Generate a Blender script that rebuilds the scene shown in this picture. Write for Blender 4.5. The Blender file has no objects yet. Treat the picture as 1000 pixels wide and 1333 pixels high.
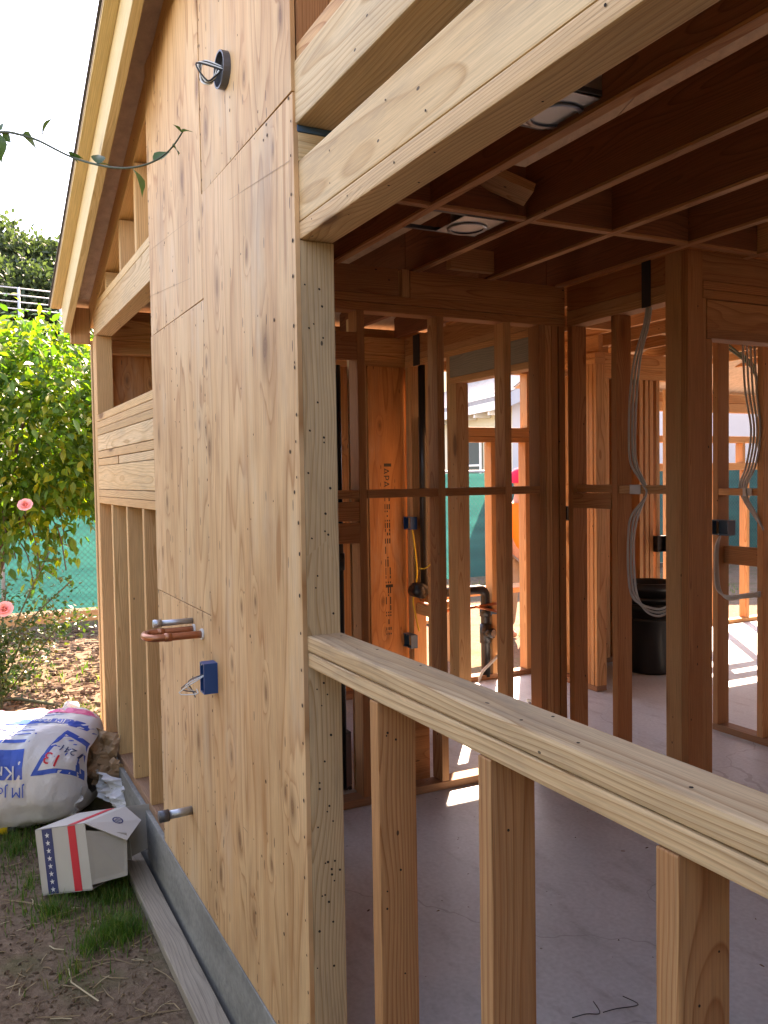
import bpy, bmesh, math, random
from mathutils import Vector, Matrix, noise
from mathutils.bvhtree import BVHTree
random.seed(7)
R = math.radians
SC = bpy.context.scene
COL = SC.collection

# ------------------------------------------------------------------ camera
# world: x runs along the gable wall (far end negative), y goes into the house, z up; slab top is z = 0
CAM = Vector((1.9328, -0.767, 1.495)); FPX = 1115.6
YAW, TILT, ROLL = R(26.9286), R(2.3383), R(0.8944)
_f = Vector((-math.cos(YAW), math.sin(YAW), 0)); _r = Vector((math.sin(YAW), math.cos(YAW), 0)); _d = Vector((0, 0, -1))
F3 = _f*math.cos(TILT) + _d*math.sin(TILT); D2 = _d*math.cos(TILT) - _f*math.sin(TILT)
R3 = _r*math.cos(ROLL) + D2*math.sin(ROLL); D3 = D2*math.cos(ROLL) - _r*math.sin(ROLL)
cam = bpy.data.cameras.new('camera'); camo = bpy.data.objects.new('camera', cam); COL.objects.link(camo)
cam.sensor_fit = 'HORIZONTAL'; cam.sensor_width = 36; cam.lens = FPX/1000*36
cam.clip_start = 0.02; cam.clip_end = 2000
m = Matrix.Identity(4)
for i in range(3):
    m[i][0] = R3[i]; m[i][1] = -D3[i]; m[i][2] = -F3[i]; m[i][3] = CAM[i]
camo.matrix_world = m; SC.camera = camo
def ray(u, v): return R3*((u-500)/FPX) + D3*((v-666.5)/FPX) + F3
def onX(u, v, x): d = ray(u, v); return CAM + d*((x-CAM.x)/d.x)
def onY(u, v, y): d = ray(u, v); return CAM + d*((y-CAM.y)/d.y)
def onZ(u, v, z): d = ray(u, v); return CAM + d*((z-CAM.z)/d.z)
def onD(u, v, t): return CAM + ray(u, v)*t

# ------------------------------------------------------------------ sky, sun, exposure
SUN_EL = R(42); SUN = Vector((-0.80, 0.60, 0)).normalized()*math.cos(SUN_EL) + Vector((0, 0, math.sin(SUN_EL)))
w = bpy.data.worlds.new('World'); SC.world = w; w.use_nodes = True
nt = w.node_tree; bg = nt.nodes['Background']; sky = nt.nodes.new('ShaderNodeTexSky'); sky.sky_type = 'NISHITA'
sky.sun_disc = False; sky.sun_elevation = SUN_EL; sky.sun_rotation = math.atan2(SUN.x, SUN.y)
sky.air_density = 1.0; sky.dust_density = 0.6; sky.ozone_density = 1.0
nt.links.new(sky.outputs[0], bg.inputs[0]); bg.inputs[1].default_value = 0.15
sl = bpy.data.lights.new('sun', 'SUN'); so = bpy.data.objects.new('sun', sl); COL.objects.link(so)
sl.energy = 5.0; sl.angle = R(0.5); sl.color = (1.0, 0.94, 0.85)
so.rotation_euler = (-SUN).to_track_quat('-Z', 'Y').to_euler()
so.location = (0, 0, 12)
SC.view_settings.view_transform = 'Standard'; SC.view_settings.look = 'None'
SC.view_settings.exposure = 2.9; SC.view_settings.gamma = 1
SC.view_settings.use_white_balance = True; SC.view_settings.white_balance_temperature = 8700; SC.view_settings.white_balance_tint = 27
SC.render.engine = 'CYCLES'
SC.cycles.max_bounces = 9; SC.cycles.diffuse_bounces = 6; SC.cycles.glossy_bounces = 3
SC.cycles.transmission_bounces = 4; SC.cycles.transparent_max_bounces = 8
SC.cycles.use_denoising = True; SC.cycles.sample_clamp_indirect = 6

# ------------------------------------------------------------------ materials
class NT:
    def __init__(s, name):
        s.m = bpy.data.materials.new(name); s.m.use_nodes = True; s.t = s.m.node_tree
        s.b = s.t.nodes['Principled BSDF']; s.out = s.t.nodes['Material Output']
    def put(s, sock, v):
        if isinstance(v, bpy.types.NodeSocket): s.t.links.new(v, sock)
        else: sock.default_value = v
    def node(s, typ, ins={}, **props):
        n = s.t.nodes.new(typ)
        for k, v in props.items(): setattr(n, k, v)
        for k, v in ins.items(): s.put(n.inputs[k], v)
        return n
    def math(s, op, a, b=0.0, c=0.0):
        n = s.node('ShaderNodeMath', {0: a, 1: b, 2: c}, operation=op); return n.outputs[0]
    def vmul(s, v, k): return s.node('ShaderNodeVectorMath', {0: v, 1: k}, operation='MULTIPLY').outputs[0]
    def vadd(s, v, k): return s.node('ShaderNodeVectorMath', {0: v, 1: k}, operation='ADD').outputs[0]
    def noise(s, v, scale=1.0, detail=2.0, rough=.5): return s.node('ShaderNodeTexNoise', {'Vector': v, 'Scale': scale, 'Detail': detail, 'Roughness': rough}).outputs[0]
    def ss(s, x, a, b): return s.node('ShaderNodeMapRange', {0: x, 1: a, 2: b, 3: 0.0, 4: 1.0}, interpolation_type='SMOOTHSTEP').outputs[0]
    def mix(s, f, a, b, mode='MIX'):
        n = s.node('ShaderNodeMix', {}, data_type='RGBA', blend_type=mode)
        s.put(n.inputs[0], f); s.put(n.inputs[6], a); s.put(n.inputs[7], b); return n.outputs[2]
    def ramp(s, f, stops):
        n = s.node('ShaderNodeValToRGB', {0: f}); e = n.color_ramp.elements
        while len(e) < len(stops): e.new(.5)
        for el, (p, c) in zip(e, stops): el.position = p; el.color = c if len(c) == 4 else (*c, 1)
        return n.outputs[0]
    def bump(s, h, strength=.2, dist=.002): s.put(s.b.inputs['Normal'], s.node('ShaderNodeBump', {'Height': h, 'Strength': strength, 'Distance': dist}).outputs[0])
    def set(s, **k):
        for a, v in k.items(): s.put(s.b.inputs[a.replace('_', ' ')], v)
        return s
def col(c): return (*c, 1)
def sc(c, k): return tuple(x*k for x in c)

def wood(name, light, late, red, knot=(.10, .045, .02), freq=190, nails=True, dirt=0.0, knots=.72):
    s = NT(name); tc = s.node('ShaderNodeTexCoord').outputs['Object']; rnd = s.node('ShaderNodeObjectInfo').outputs['Random']
    fr = lambda k: s.math('FRACT', s.math('MULTIPLY', rnd, k))
    off = s.node('ShaderNodeCombineXYZ', {0: s.math('MULTIPLY', rnd, 61.0), 1: fr(17.3), 2: fr(31.7)}).outputs[0]
    v = s.vadd(tc, off)
    wv = s.node('ShaderNodeTexNoise', {'Vector': s.vmul(v, (1.1, 4, 4)), 'Scale': 1.0, 'Detail': 2.0}).outputs['Color']
    vor = s.node('ShaderNodeTexVoronoi', {'Vector': s.vmul(v, (1.9, 7, 7)), 'Scale': 1.0}, feature='F1'); dist = vor.outputs[0]
    keep = s.math('GREATER_THAN', s.node('ShaderNodeSeparateColor', {0: vor.outputs[1]}).outputs[0], knots)
    near = s.math('MULTIPLY', s.math('SUBTRACT', 1.0, s.ss(dist, .02, .5)), keep)
    sx = s.node('ShaderNodeSeparateXYZ', {0: tc}); wc = s.node('ShaderNodeSeparateColor', {0: wv})
    yy = s.math('ADD', s.math('ADD', sx.outputs[1], s.math('MULTIPLY_ADD', fr(7.13), .16, -.08)), s.math('MULTIPLY_ADD', wc.outputs[0], .07, -.035))
    zz = s.math('ADD', s.math('ADD', sx.outputs[2], s.math('MULTIPLY_ADD', fr(13.7), .12, .02)), s.math('MULTIPLY_ADD', wc.outputs[1], .07, -.035))
    r = s.math('SQRT', s.math('ADD', s.math('MULTIPLY', yy, yy), s.math('MULTIPLY', zz, zz)))
    r = s.math('ADD', r, s.math('MULTIPLY', near, .018))
    ring = s.math('FRACT', s.math('MULTIPLY', r, s.math('MULTIPLY_ADD', fr(5.9), freq*.6, freq*.7)))
    mid = tuple(a*.55+b*.45 for a, b in zip(light, late))
    c = s.ramp(ring, [(0, light), (.45, light), (.78, mid), (.92, late), (1, light)])
    tone = s.noise(s.vmul(v, (.9, 9, 9)), 1.0, 3.0)
    c = s.mix(s.math('MULTIPLY', s.ss(tone, .42, .68), .6), c, col(red))
    fib = s.noise(s.vmul(v, (7, 330, 330)), 1.0, 3.0, .6)
    c = s.mix(1.0, c, s.ramp(fib, [(.25, (.74,)*3), (.6, (1.06,)*3)]), 'MULTIPLY')
    kn = s.math('MULTIPLY', s.math('SUBTRACT', 1.0, s.ss(dist, .10, .17)), keep)
    kr = s.math('MULTIPLY', s.math('SUBTRACT', 1.0, s.ss(dist, .13, .30)), keep)
    c = s.mix(s.math('MULTIPLY', kr, .45), c, col(sc(red, .62)))
    c = s.mix(s.math('MULTIPLY', kn, .8), c, s.ramp(s.math('FRACT', s.math('MULTIPLY', dist, 26)), [(0, sc(knot, 2.2)), (1, knot)]))
    if dirt:
        dn = s.noise(s.vmul(v, (3, 12, 12)), 1.0, 5.0, .65)
        c = s.mix(s.math('MULTIPLY', s.ss(dn, .45, .75), dirt), c, col((.17, .14, .12)))
    if nails:
        nv = s.node('ShaderNodeTexVoronoi', {'Vector': s.vmul(v, (14, 26, 26)), 'Scale': 1.0})
        nk = s.math('GREATER_THAN', s.node('ShaderNodeSeparateColor', {0: nv.outputs[1]}).outputs[1], .82)
        nm = s.math('MULTIPLY', s.math('LESS_THAN', nv.outputs[0], .085), nk)
        c = s.mix(s.math('MULTIPLY', nm, .85), c, col((.03, .02, .015)))
    tint = s.ramp(fr(23.1), [(0, (.80, .78, .76)), (.35, (1.0, .97, .95)), (.7, (1.04, 1.0, .92)), (1, (.93, .82, .74))])
    c = s.mix(1.0, c, tint, 'MULTIPLY')
    s.set(Base_Color=c, Roughness=.68, Specular_IOR_Level=.25)
    s.bump(s.math('ADD', s.math('MULTIPLY', ring, .5), fib), .35, .0012)
    return s.m

def plywood(name, light, late, red, knots=.6):
    s = NT(name); tc = s.node('ShaderNodeTexCoord').outputs['Object']; rnd = s.node('ShaderNodeObjectInfo').outputs['Random']
    off = s.node('ShaderNodeCombineXYZ', {0: s.math('MULTIPLY', rnd, 43.0), 1: s.math('MULTIPLY', rnd, 19.0), 2: 0.0}).outputs[0]
    v = s.vadd(s.vmul(tc, (1, 1, 0)), off)
    vor = s.node('ShaderNodeTexVoronoi', {'Vector': s.vmul(s.vadd(v, s.vmul(s.node('ShaderNodeTexNoise', {'Vector': s.vmul(v, (6, 20, 1)), 'Scale': 1.0}).outputs['Color'], (.05, .012, 0))), (4.2, 9.0, 1)), 'Scale': 1.0}, voronoi_dimensions='2D'); dist = vor.outputs[0]
    keep = s.math('GREATER_THAN', s.node('ShaderNodeSeparateColor', {0: vor.outputs[1]}).outputs[0], knots)
    vsz = s.math('MULTIPLY_ADD', s.node('ShaderNodeSeparateColor', {0: vor.outputs[1]}).outputs[1], 1.2, .55); dist = s.math('MULTIPLY', dist, vsz)
    near = s.math('MULTIPLY', s.math('SUBTRACT', 1.0, s.ss(dist, .05, .6)), keep)
    n = s.math('ADD', s.noise(s.vmul(v, (.36, 3.4, 1)), 1.0, 2.0, .5), s.math('MULTIPLY', near, .10))
    ring = s.math('FRACT', s.math('MULTIPLY', n, 15.0))
    mid = tuple(a*.6+b*.4 for a, b in zip(light, late))
    c = s.ramp(ring, [(0, light), (.4, light), (.8, mid), (.93, late), (1, light)])
    broad = s.noise(s.vmul(v, (.5, 9, 1)), 1.0, 3.0)
    c = s.mix(s.math('MULTIPLY', s.ss(broad, .45, .7), .55), c, col(red))
    pale = s.noise(s.vmul(v, (.7, 2.2, 1)), 1.0, 3.0)
    c = s.mix(s.math('MULTIPLY', s.ss(pale, .5, .75), .45), c, col(tuple(x*1.08+.03 for x in light)))
    fib = s.noise(s.vmul(v, (5, 240, 1)), 1.0, 3.0, .6)
    c = s.mix(1.0, c, s.ramp(fib, [(.25, (.72,)*3), (.62, (1.07,)*3)]), 'MULTIPLY')
    kr = s.math('MULTIPLY', s.math('SUBTRACT', 1.0, s.ss(dist, .08, .28)), keep)
    kn = s.math('MULTIPLY', s.math('SUBTRACT', 1.0, s.ss(dist, .05, .12)), keep)
    c = s.mix(s.math('MULTIPLY', kr, .65), c, col(sc(red, .55)))
    c = s.mix(s.math('MULTIPLY', kn, .75), c, s.ramp(s.math('FRACT', s.math('MULTIPLY', dist, 30)), [(0, (.30, .14, .06)), (1, (.13, .055, .025))]))
    cv = s.node('ShaderNodeTexVoronoi', {'Vector': s.vmul(v, (7, 36, 1)), 'Scale': 1.0}, voronoi_dimensions='2D')
    ck = s.math('GREATER_THAN', s.node('ShaderNodeSeparateColor', {0: cv.outputs[1]}).outputs[2], .915)
    cm = s.math('MULTIPLY', s.math('LESS_THAN', cv.outputs[0], .10), ck)
    c = s.mix(s.math('MULTIPLY', cm, .85), c, col((.06, .03, .015)))
    tint = s.ramp(s.math('FRACT', s.math('MULTIPLY', rnd, 9.7)), [(0, (.93, .9, .86)), (.5, (1, 1, 1)), (1, (1.0, .93, .86))])
    gs = s.noise(s.vadd(s.vmul(v, (1.0, 3.5, 1)), (5, 3, 0)), 1.0, 5.0, .65); c = s.mix(s.math('MULTIPLY', s.ss(gs, .5, .72), .5), c, col((.52, .43, .33)))
    dk = s.noise(s.vadd(s.vmul(v, (2.2, 14, 1)), (9, 1, 0)), 1.0, 4.0, .7); c = s.mix(s.math('MULTIPLY', s.ss(dk, .53, .74), .6), c, col((.38, .19, .085)))
    bl = s.noise(s.vmul(v, (1.3, 2.6, 1)), 1.0, 5.0, .6); c = s.mix(1.0, c, s.ramp(bl, [(.28, (.76, .69, .62)), (.5, (1, 1, 1)), (.72, (1.07, 1.10, 1.18))]), 'MULTIPLY')
    c = s.mix(1.0, c, tint, 'MULTIPLY')
    s.set(Base_Color=c, Roughness=.62, Specular_IOR_Level=.3); s.bump(s.math('ADD', s.math('MULTIPLY', ring, .4), fib), .3, .001)
    return s.m

def plain(name, c, rough=.5, metal=0.0, var=.12, scale=8.0, bump=0.0, spec=.4):
    s = NT(name); tc = s.node('ShaderNodeTexCoord').outputs['Object']
    n = s.noise(tc, scale, 4.0, .6)
    s.set(Base_Color=s.mix(n, col(sc(c, 1-var)), col(sc(c, 1+var))), Roughness=rough, Metallic=metal, Specular_IOR_Level=spec)
    if bump: s.bump(s.noise(tc, scale*6, 4.0), bump, .004)
    return s.m

def leafmat(name, a, b, yellow, trans=.4, rough=.4):
    s = NT(name); g = s.node('ShaderNodeNewGeometry').outputs['Random Per Island']; o = s.node('ShaderNodeObjectInfo').outputs['Random']
    k = s.math('FRACT', s.math('ADD', g, o))
    c = s.ramp(k, [(0, a), (.6, b), (.93, yellow), (1, yellow)])
    s.set(Base_Color=c, Roughness=rough, Specular_IOR_Level=.4)
    tr = s.node('ShaderNodeBsdfTranslucent', {0: s.mix(1.0, c, (1.15, 1.5, .5, 1), 'MULTIPLY')})
    mx = s.node('ShaderNodeMixShader', {0: trans}); s.t.links.new(s.b.outputs[0], mx.inputs[1]); s.t.links.new(tr.outputs[0], mx.inputs[2])
    s.t.links.new(mx.outputs[0], s.out.inputs[0]); return s.m

M = {}
M['fir'] = wood('fir_lumber', (.60, .345, .165), (.39, .17, .065), (.49, .215, .09))
M['firgold'] = wood('fir_lumber_gold', (.65, .43, .225), (.45, .25, .105), (.56, .32, .15))
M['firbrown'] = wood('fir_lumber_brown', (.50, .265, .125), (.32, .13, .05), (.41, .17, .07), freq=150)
M['firpale'] = wood('fir_lumber_weathered', (.68, .49, .29), (.48, .29, .135), (.60, .39, .20), freq=140, dirt=.28, knots=.8)
M['firred'] = wood('fir_lumber_red', (.42, .20, .088), (.27, .11, .042), (.34, .14, .054))
M['firshade'] = wood('fir_joist_shaded_red', (.23, .092, .046), (.15, .054, .026), (.175, .062, .030), nails=False)  # base colour darkened to carry the shade between the kitchen joists
M['sillwood'] = wood('fir_sill_dirty', (.64, .45, .265), (.40, .22, .10), (.54, .345, .18), freq=120, dirt=.5, knots=.85)
M['grey'] = wood('weathered_plank', (.34, .305, .25), (.24, .21, .17), (.29, .26, .21), dirt=.3, nails=False)
M['treated'] = wood('treated_sill', (.34, .19, .11), (.25, .13, .07), (.30, .15, .08), dirt=.35)
M['yellowfir'] = wood('barge_board', (.66, .53, .30), (.56, .42, .21), (.60, .46, .25), knots=.9, nails=False)
M['ply'] = plywood('plywood_face', (.65, .405, .21), (.45, .22, .09), (.56, .29, .125), .78)
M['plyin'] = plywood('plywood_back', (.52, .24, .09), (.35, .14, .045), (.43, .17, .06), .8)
M['plyedge'] = plain('plywood_edge', (.34, .21, .12), .8, var=.3, scale=60)
M['osb'] = plain('rough_roof_board', (.50, .38, .28), .9, var=.35, scale=22, bump=.6)
M['felt'] = plain('roof_felt', (.10, .095, .09), .95, var=.3, scale=40, bump=.6)
M['nail'] = plain('rusty_nail', (.045, .032, .025), .9, 0, .3, 60, 0, .1)
M['steel'] = plain('galvanised_steel', (.42, .43, .44), .42, .85, .15, 14)
M['darksteel'] = plain('dark_steel', (.10, .10, .11), .45, .6, .3, 20)
M['strap'] = plain('dark_strap', (.035, .032, .035), .6, .2, .3, 20)
M['copper'] = plain('copper_pipe', (.42, .17, .095), .38, .9, .25, 16)
M['abs'] = plain('black_plastic_pipe', (.012, .012, .013), .35, 0, .3, 10)
M['blue'] = plain('blue_box_plastic', (.010, .06, .19), .4, 0, .1, 10)
M['bluegrey'] = plain('slate_box_plastic', (.05, .10, .16), .45, 0, .1, 10)
M['black'] = plain('black_plastic', (.013, .013, .014), .38, 0, .3, 6)
M['white'] = plain('white_plastic', (.62, .62, .60), .45, 0, .06, 10)
M['wire'] = plain('cable_sheath', (.40, .385, .36), .5, 0, .1, 10)
M['ywire'] = plain('yellow_cable', (.60, .40, .04), .5, 0, .1, 10)
M['yellow'] = plain('yellow_paint', (.75, .50, .02), .4, 0, .1, 10)
M['orange'] = plain('orange_cloth', (.85, .20, .02), .8, 0, .1, 10)
M['pinkred'] = plain('red_cloth', (.75, .02, .07), .8, 0, .1, 10)
M['skin'] = plain('skin', (.45, .24, .16), .5, 0, .08, 10)
M['denim'] = plain('dusty_trousers', (.27, .21, .16), .9, 0, .2, 20)
M['galv'] = plain('fence_post_steel', (.45, .46, .47), .5, .7, .1, 9)
M['redp'] = plain('red_print', (.62, .02, .035), .5, 0, .05, 20)
M['navy'] = plain('navy_print', (.02, .035, .12), .5, 0, .05, 20)
M['bprint'] = plain('blue_print', (.03, .10, .46), .35, 0, .1, 10)
M['pprint'] = plain('pink_print', (.80, .12, .30), .35, 0, .1, 10)
M['kraft'] = plain('kraft_paper', (.36, .22, .12), .8, 0, .2, 12, .2)
M['card'] = plain('white_carton', (.46, .425, .37), .7, 0, .06, 9)
M['cardin'] = plain('grey_carton_inside', (.30, .265, .22), .8, 0, .12, 9)
M['bark'] = plain('bark', (.10, .07, .05), .9, 0, .4, 30, .6)
M['twig'] = plain('twig_bark', (.07, .08, .04), .7, 0, .3, 60)
M['rose'] = plain('rose_petal', (.88, .40, .36), .6, 0, .15, 30)
M['siding'] = plain('cream_stucco', (.62, .58, .44), .9, 0, .06, 4, .2)
M['siding2'] = plain('grey_siding', (.50, .49, .50), .9, 0, .05, 4)
M['wwall'] = plain('white_stucco', (.72, .72, .71), .9, 0, .04, 4, .2)
M['trim'] = plain('white_trim', (.72, .72, .70), .6, 0, .05, 6)
M['btrim'] = plain('beige_trim', (.42, .38, .28), .7, 0, .08, 6)
M['linkwire'] = plain('chain_link_wire', (.10, .13, .13), .5, .4, .1, 6)
M['gutter'] = plain('grey_gutter', (.33, .36, .40), .5, 0, .05, 6)
M['shingle'] = plain('grey_shingle', (.30, .30, .31), .95, 0, .3, 9, .4)
M['glass'] = plain('window_glass', (.06, .08, .10), .08, 0, .1, 3, 0, .8)
M['tub'] = plain('dull_tub', (.16, .12, .11), .35, 0, .1, 4)
M['leaf'] = leafmat('tree_leaf', (.045, .115, .018), (.10, .19, .026), (.27, .28, .03), .5)
M['roseleaf'] = leafmat('rose_leaf', (.03, .07, .015), (.06, .11, .025), (.14, .13, .03), .3)
M['farleaf'] = leafmat('hill_leaf', (.04, .06, .035), (.065, .09, .05), (.10, .13, .07), .3, .6)
M['twigleaf'] = leafmat('twig_leaf', (.05, .10, .03), (.07, .13, .04), (.09, .15, .05), .35)
M['blade'] = leafmat('grass_blade', (.04, .11, .012), (.07, .17, .02), (.22, .20, .06), .35, .6)
M['straw'] = leafmat('straw', (.33, .23, .13), (.24, .16, .09), (.50, .40, .25), .1, .8)
M['chip'] = leafmat('wood_chip', (.075, .045, .027), (.12, .072, .043), (.24, .16, .10), .05, .9)

def slabmat():
    s = NT('concrete_slab'); tc = s.node('ShaderNodeTexCoord').outputs['Object']
    a = s.noise(tc, 1.1, 6.0, .6); b = s.noise(s.vmul(tc, (3, 9, 1)), 1.0, 5.0, .65); d = s.noise(tc, 60, 3.0)
    c = s.ramp(a, [(.3, (.37, .40, .41)), (.5, (.48, .51, .52)), (.7, (.57, .60, .605))])
    c = s.mix(s.math('MULTIPLY', s.ss(b, .5, .75), .4), c, col((.20, .175, .17)))
    c = s.mix(1.0, c, s.ramp(d, [(.3, (.88,)*3), (.7, (1.06,)*3)]), 'MULTIPLY')
    e = s.node('ShaderNodeTexVoronoi', {'Vector': s.vadd(tc, s.vmul(s.node('ShaderNodeTexNoise', {'Vector': tc, 'Scale': 2.0, 'Detail': 4.0}).outputs['Color'], (.5, .5, 0))), 'Scale': .55}, feature='DISTANCE_TO_EDGE')
    c = s.mix(s.math('MULTIPLY', s.math('LESS_THAN', e.outputs[0], .0014), .35), c, col((.16, .14, .14)))
    sp = s.node('ShaderNodeTexVoronoi', {'Vector': tc, 'Scale': 24.0}); sk = s.math('MULTIPLY', s.math('LESS_THAN', sp.outputs[0], .10), s.math('GREATER_THAN', s.node('ShaderNodeSeparateColor', {0: sp.outputs[1]}).outputs[0], .9))
    c = s.mix(s.math('MULTIPLY', sk, .7), c, col((.10, .07, .05)))
    s.set(Base_Color=c, Roughness=s.ramp(a, [(.3, (.42,)*3), (.7, (.62,)*3)]), Specular_IOR_Level=.45); s.bump(s.math('ADD', b, s.math('MULTIPLY', d, .3)), .12, .004); return s.m
M['slab'] = slabmat()
def foundmat():
    s = NT('foundation_concrete'); tc = s.node('ShaderNodeTexCoord').outputs['Object']
    a = s.noise(s.vmul(tc, (2.5, 8, 14)), 1.0, 6.0, .6); b = s.noise(tc, 45, 4.0)
    c = s.ramp(a, [(.3, (.15, .14, .12)), (.7, (.28, .262, .225))]); c = s.mix(1.0, c, s.ramp(b, [(.3, (.82,)*3), (.7, (1.1,)*3)]), 'MULTIPLY')
    s.set(Base_Color=c, Roughness=.85); s.bump(s.math('ADD', a, b), .35, .004); return s.m
M['found'] = foundmat()
def dirtmat():
    s = NT('dirt'); tc = s.node('ShaderNodeTexCoord').outputs['Object']
    a = s.noise(tc, 1.7, 5.0, .6); b = s.noise(tc, 28, 6.0, .7); d = s.noise(tc, 140, 4.0, .6)
    c = s.ramp(b, [(.28, (.095, .060, .040)), (.5, (.175, .118, .078)), (.75, (.29, .205, .14))])
    c = s.mix(s.math('MULTIPLY', s.ss(a, .4, .65), .5), c, col((.21, .15, .105)))
    sep = s.node('ShaderNodeSeparateXYZ', {0: tc})
    gr = s.math('MULTIPLY', s.ss(s.noise(tc, 3.2, 4.0), .5, .66), .45)
    c = s.mix(gr, c, col((.09, .10, .035)))
    s.set(Base_Color=c, Roughness=.97, Specular_IOR_Level=.1); s.bump(s.math('ADD', b, s.math('MULTIPLY', d, .5)), .8, .02); return s.m
M['dirt'] = dirtmat()
def fabricmat():
    s = NT('green_windscreen'); tc = s.node('ShaderNodeTexCoord').outputs['Object']
    n = s.noise(s.vmul(tc, (1, .8, 7)), 1.0, 4.0); n2 = s.noise(tc, 1.3, 3.0)
    c = s.ramp(n, [(.3, (.009, .095, .088)), (.7, (.016, .15, .135))]); c = s.mix(s.math('MULTIPLY', s.ss(n2, .45, .7), .35), c, col((.022, .17, .13)))
    s.set(Base_Color=c, Roughness=.7)
    tr = s.node('ShaderNodeBsdfTranslucent', {0: c}); mx = s.node('ShaderNodeMixShader', {0: .45})
    s.t.links.new(s.b.outputs[0], mx.inputs[1]); s.t.links.new(tr.outputs[0], mx.inputs[2]); s.t.links.new(mx.outputs[0], s.out.inputs[0])
    s.bump(n, .5, .03); return s.m
M['fabric'] = fabricmat()
M['hillside'] = plain('hillside_scrub', (.045, .06, .022), .95, 0, .4, 1.5, .6)
def bagmat():
    s = NT('bag_plastic'); tc = s.node('ShaderNodeTexCoord').outputs['Object']
    n = s.noise(s.vmul(tc, (9, 5, 5)), 1.0, 5.0, .6); n2 = s.noise(tc, 2.0, 3.0)
    c = s.ramp(n2, [(.3, (.60, .59, .58)), (.7, (.70, .69, .68))])
    s.set(Base_Color=c, Roughness=.32, Specular_IOR_Level=.5); s.bump(n, .75, .02); return s.m
M['bag'] = bagmat()

# ------------------------------------------------------------------ geometry helpers
class MB:
    def __init__(s): s.v = []; s.f = []; s.mi = []
    def add(s, vs, fs, mi=0):
        n = len(s.v); s.v += [Vector(q) for q in vs]; s.f += [tuple(i+n for i in q) for q in fs]; s.mi += [mi]*len(fs); return s
    def box(s, a, b, mi=0):
        (x0, y0, z0), (x1, y1, z1) = a, b
        return s.add([(x0,y0,z0),(x1,y0,z0),(x1,y1,z0),(x0,y1,z0),(x0,y0,z1),(x1,y0,z1),(x1,y1,z1),(x0,y1,z1)],
                     [(0,3,2,1),(4,5,6,7),(0,1,5,4),(1,2,6,5),(2,3,7,6),(3,0,4,7)], mi)
    def tube(s, pts, r, seg=8, cap=True, mi=0):
        pts = [Vector(q) for q in pts]; rs = r if isinstance(r, (list, tuple)) else [r]*len(pts)
        t0 = (pts[1]-pts[0]).normalized(); up = Vector((0, 0, 1)) if abs(t0.z) < .9 else Vector((1, 0, 0))
        n = t0.cross(up).normalized(); vs = []; fs = []
        for i, q in enumerate(pts):
            t = (pts[min(i+1, len(pts)-1)]-pts[max(i-1, 0)]).normalized()
            n = (n - t*n.dot(t)).normalized(); b = t.cross(n)
            for k in range(seg):
                a = 2*math.pi*k/seg; vs.append(q + n*math.cos(a)*rs[i] + b*math.sin(a)*rs[i])
        for i in range(len(pts)-1):
            for k in range(seg):
                k2 = (k+1) % seg; fs.append((i*seg+k, i*seg+k2, (i+1)*seg+k2, (i+1)*seg+k))
        if cap: fs.append(tuple(range(seg-1, -1, -1))); fs.append(tuple((len(pts)-1)*seg+k for k in range(seg)))
        return s.add(vs, fs, mi)
    def lathe(s, prof, c=(0, 0, 0), seg=24, mi=0):
        c = Vector(c); vs = []; fs = []
        for r, z in prof:
            for k in range(seg):
                a = 2*math.pi*k/seg; vs.append(c+Vector((r*math.cos(a), r*math.sin(a), z)))
        for i in range(len(prof)-1):
            for k in range(seg):
                k2 = (k+1) % seg; fs.append((i*seg+k, i*seg+k2, (i+1)*seg+k2, (i+1)*seg+k))
        return s.add(vs, fs, mi)
    def build(s, name, mats, parent=None, smooth=False, origin=None):
        o0 = Vector(origin) if origin is not None else (sum(s.v, Vector())/max(1, len(s.v)))
        me = bpy.data.meshes.new(name); me.from_pydata([v-o0 for v in s.v], [], s.f)
        mats = mats if isinstance(mats, (list, tuple)) else [mats]
        for q in mats: me.materials.append(M[q] if isinstance(q, str) else q)
        if len(mats) > 1: me.polygons.foreach_set('material_index', s.mi)
        if smooth: me.polygons.foreach_set('use_smooth', [True]*len(me.polygons))
        me.update(); ob = bpy.data.objects.new(name, me); COL.objects.link(ob); ob.location = o0
        if parent: par(ob, parent)
        return ob
def wloc(o):
    v = Vector(o.location)
    while o.parent: o = o.parent; v += o.location
    return v
def par(o, p):
    o.parent = p; o.location = Vector(o.location) - wloc(p)
def tag(o, label=None, cat=None, group=None, kind=None):
    for k, v in (('label', label), ('category', cat), ('group', group), ('kind', kind)):
        if v: o[k] = v
    return o
def thing(name, label, cat, loc=(0, 0, 0), group=None):
    o = bpy.data.objects.new(name, None); COL.objects.link(o); o.location = loc; o.empty_display_size = .1
    return tag(o, label, cat, group, 'thing')
def rough_board(L, W, H, bev, mat, name):
    bm = bmesh.new(); bmesh.ops.create_cube(bm, size=1)
    for v in bm.verts: v.co = Vector((v.co.x*L, v.co.y*W, v.co.z*H))
    if bev: bmesh.ops.bevel(bm, geom=bm.edges[:], offset=min(bev, min(L, W, H)*.2), segments=2, affect='EDGES', profile=.6)
    me = bpy.data.meshes.new(name); bm.to_mesh(me); bm.free(); me.materials.append(M[mat]); return me
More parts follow.
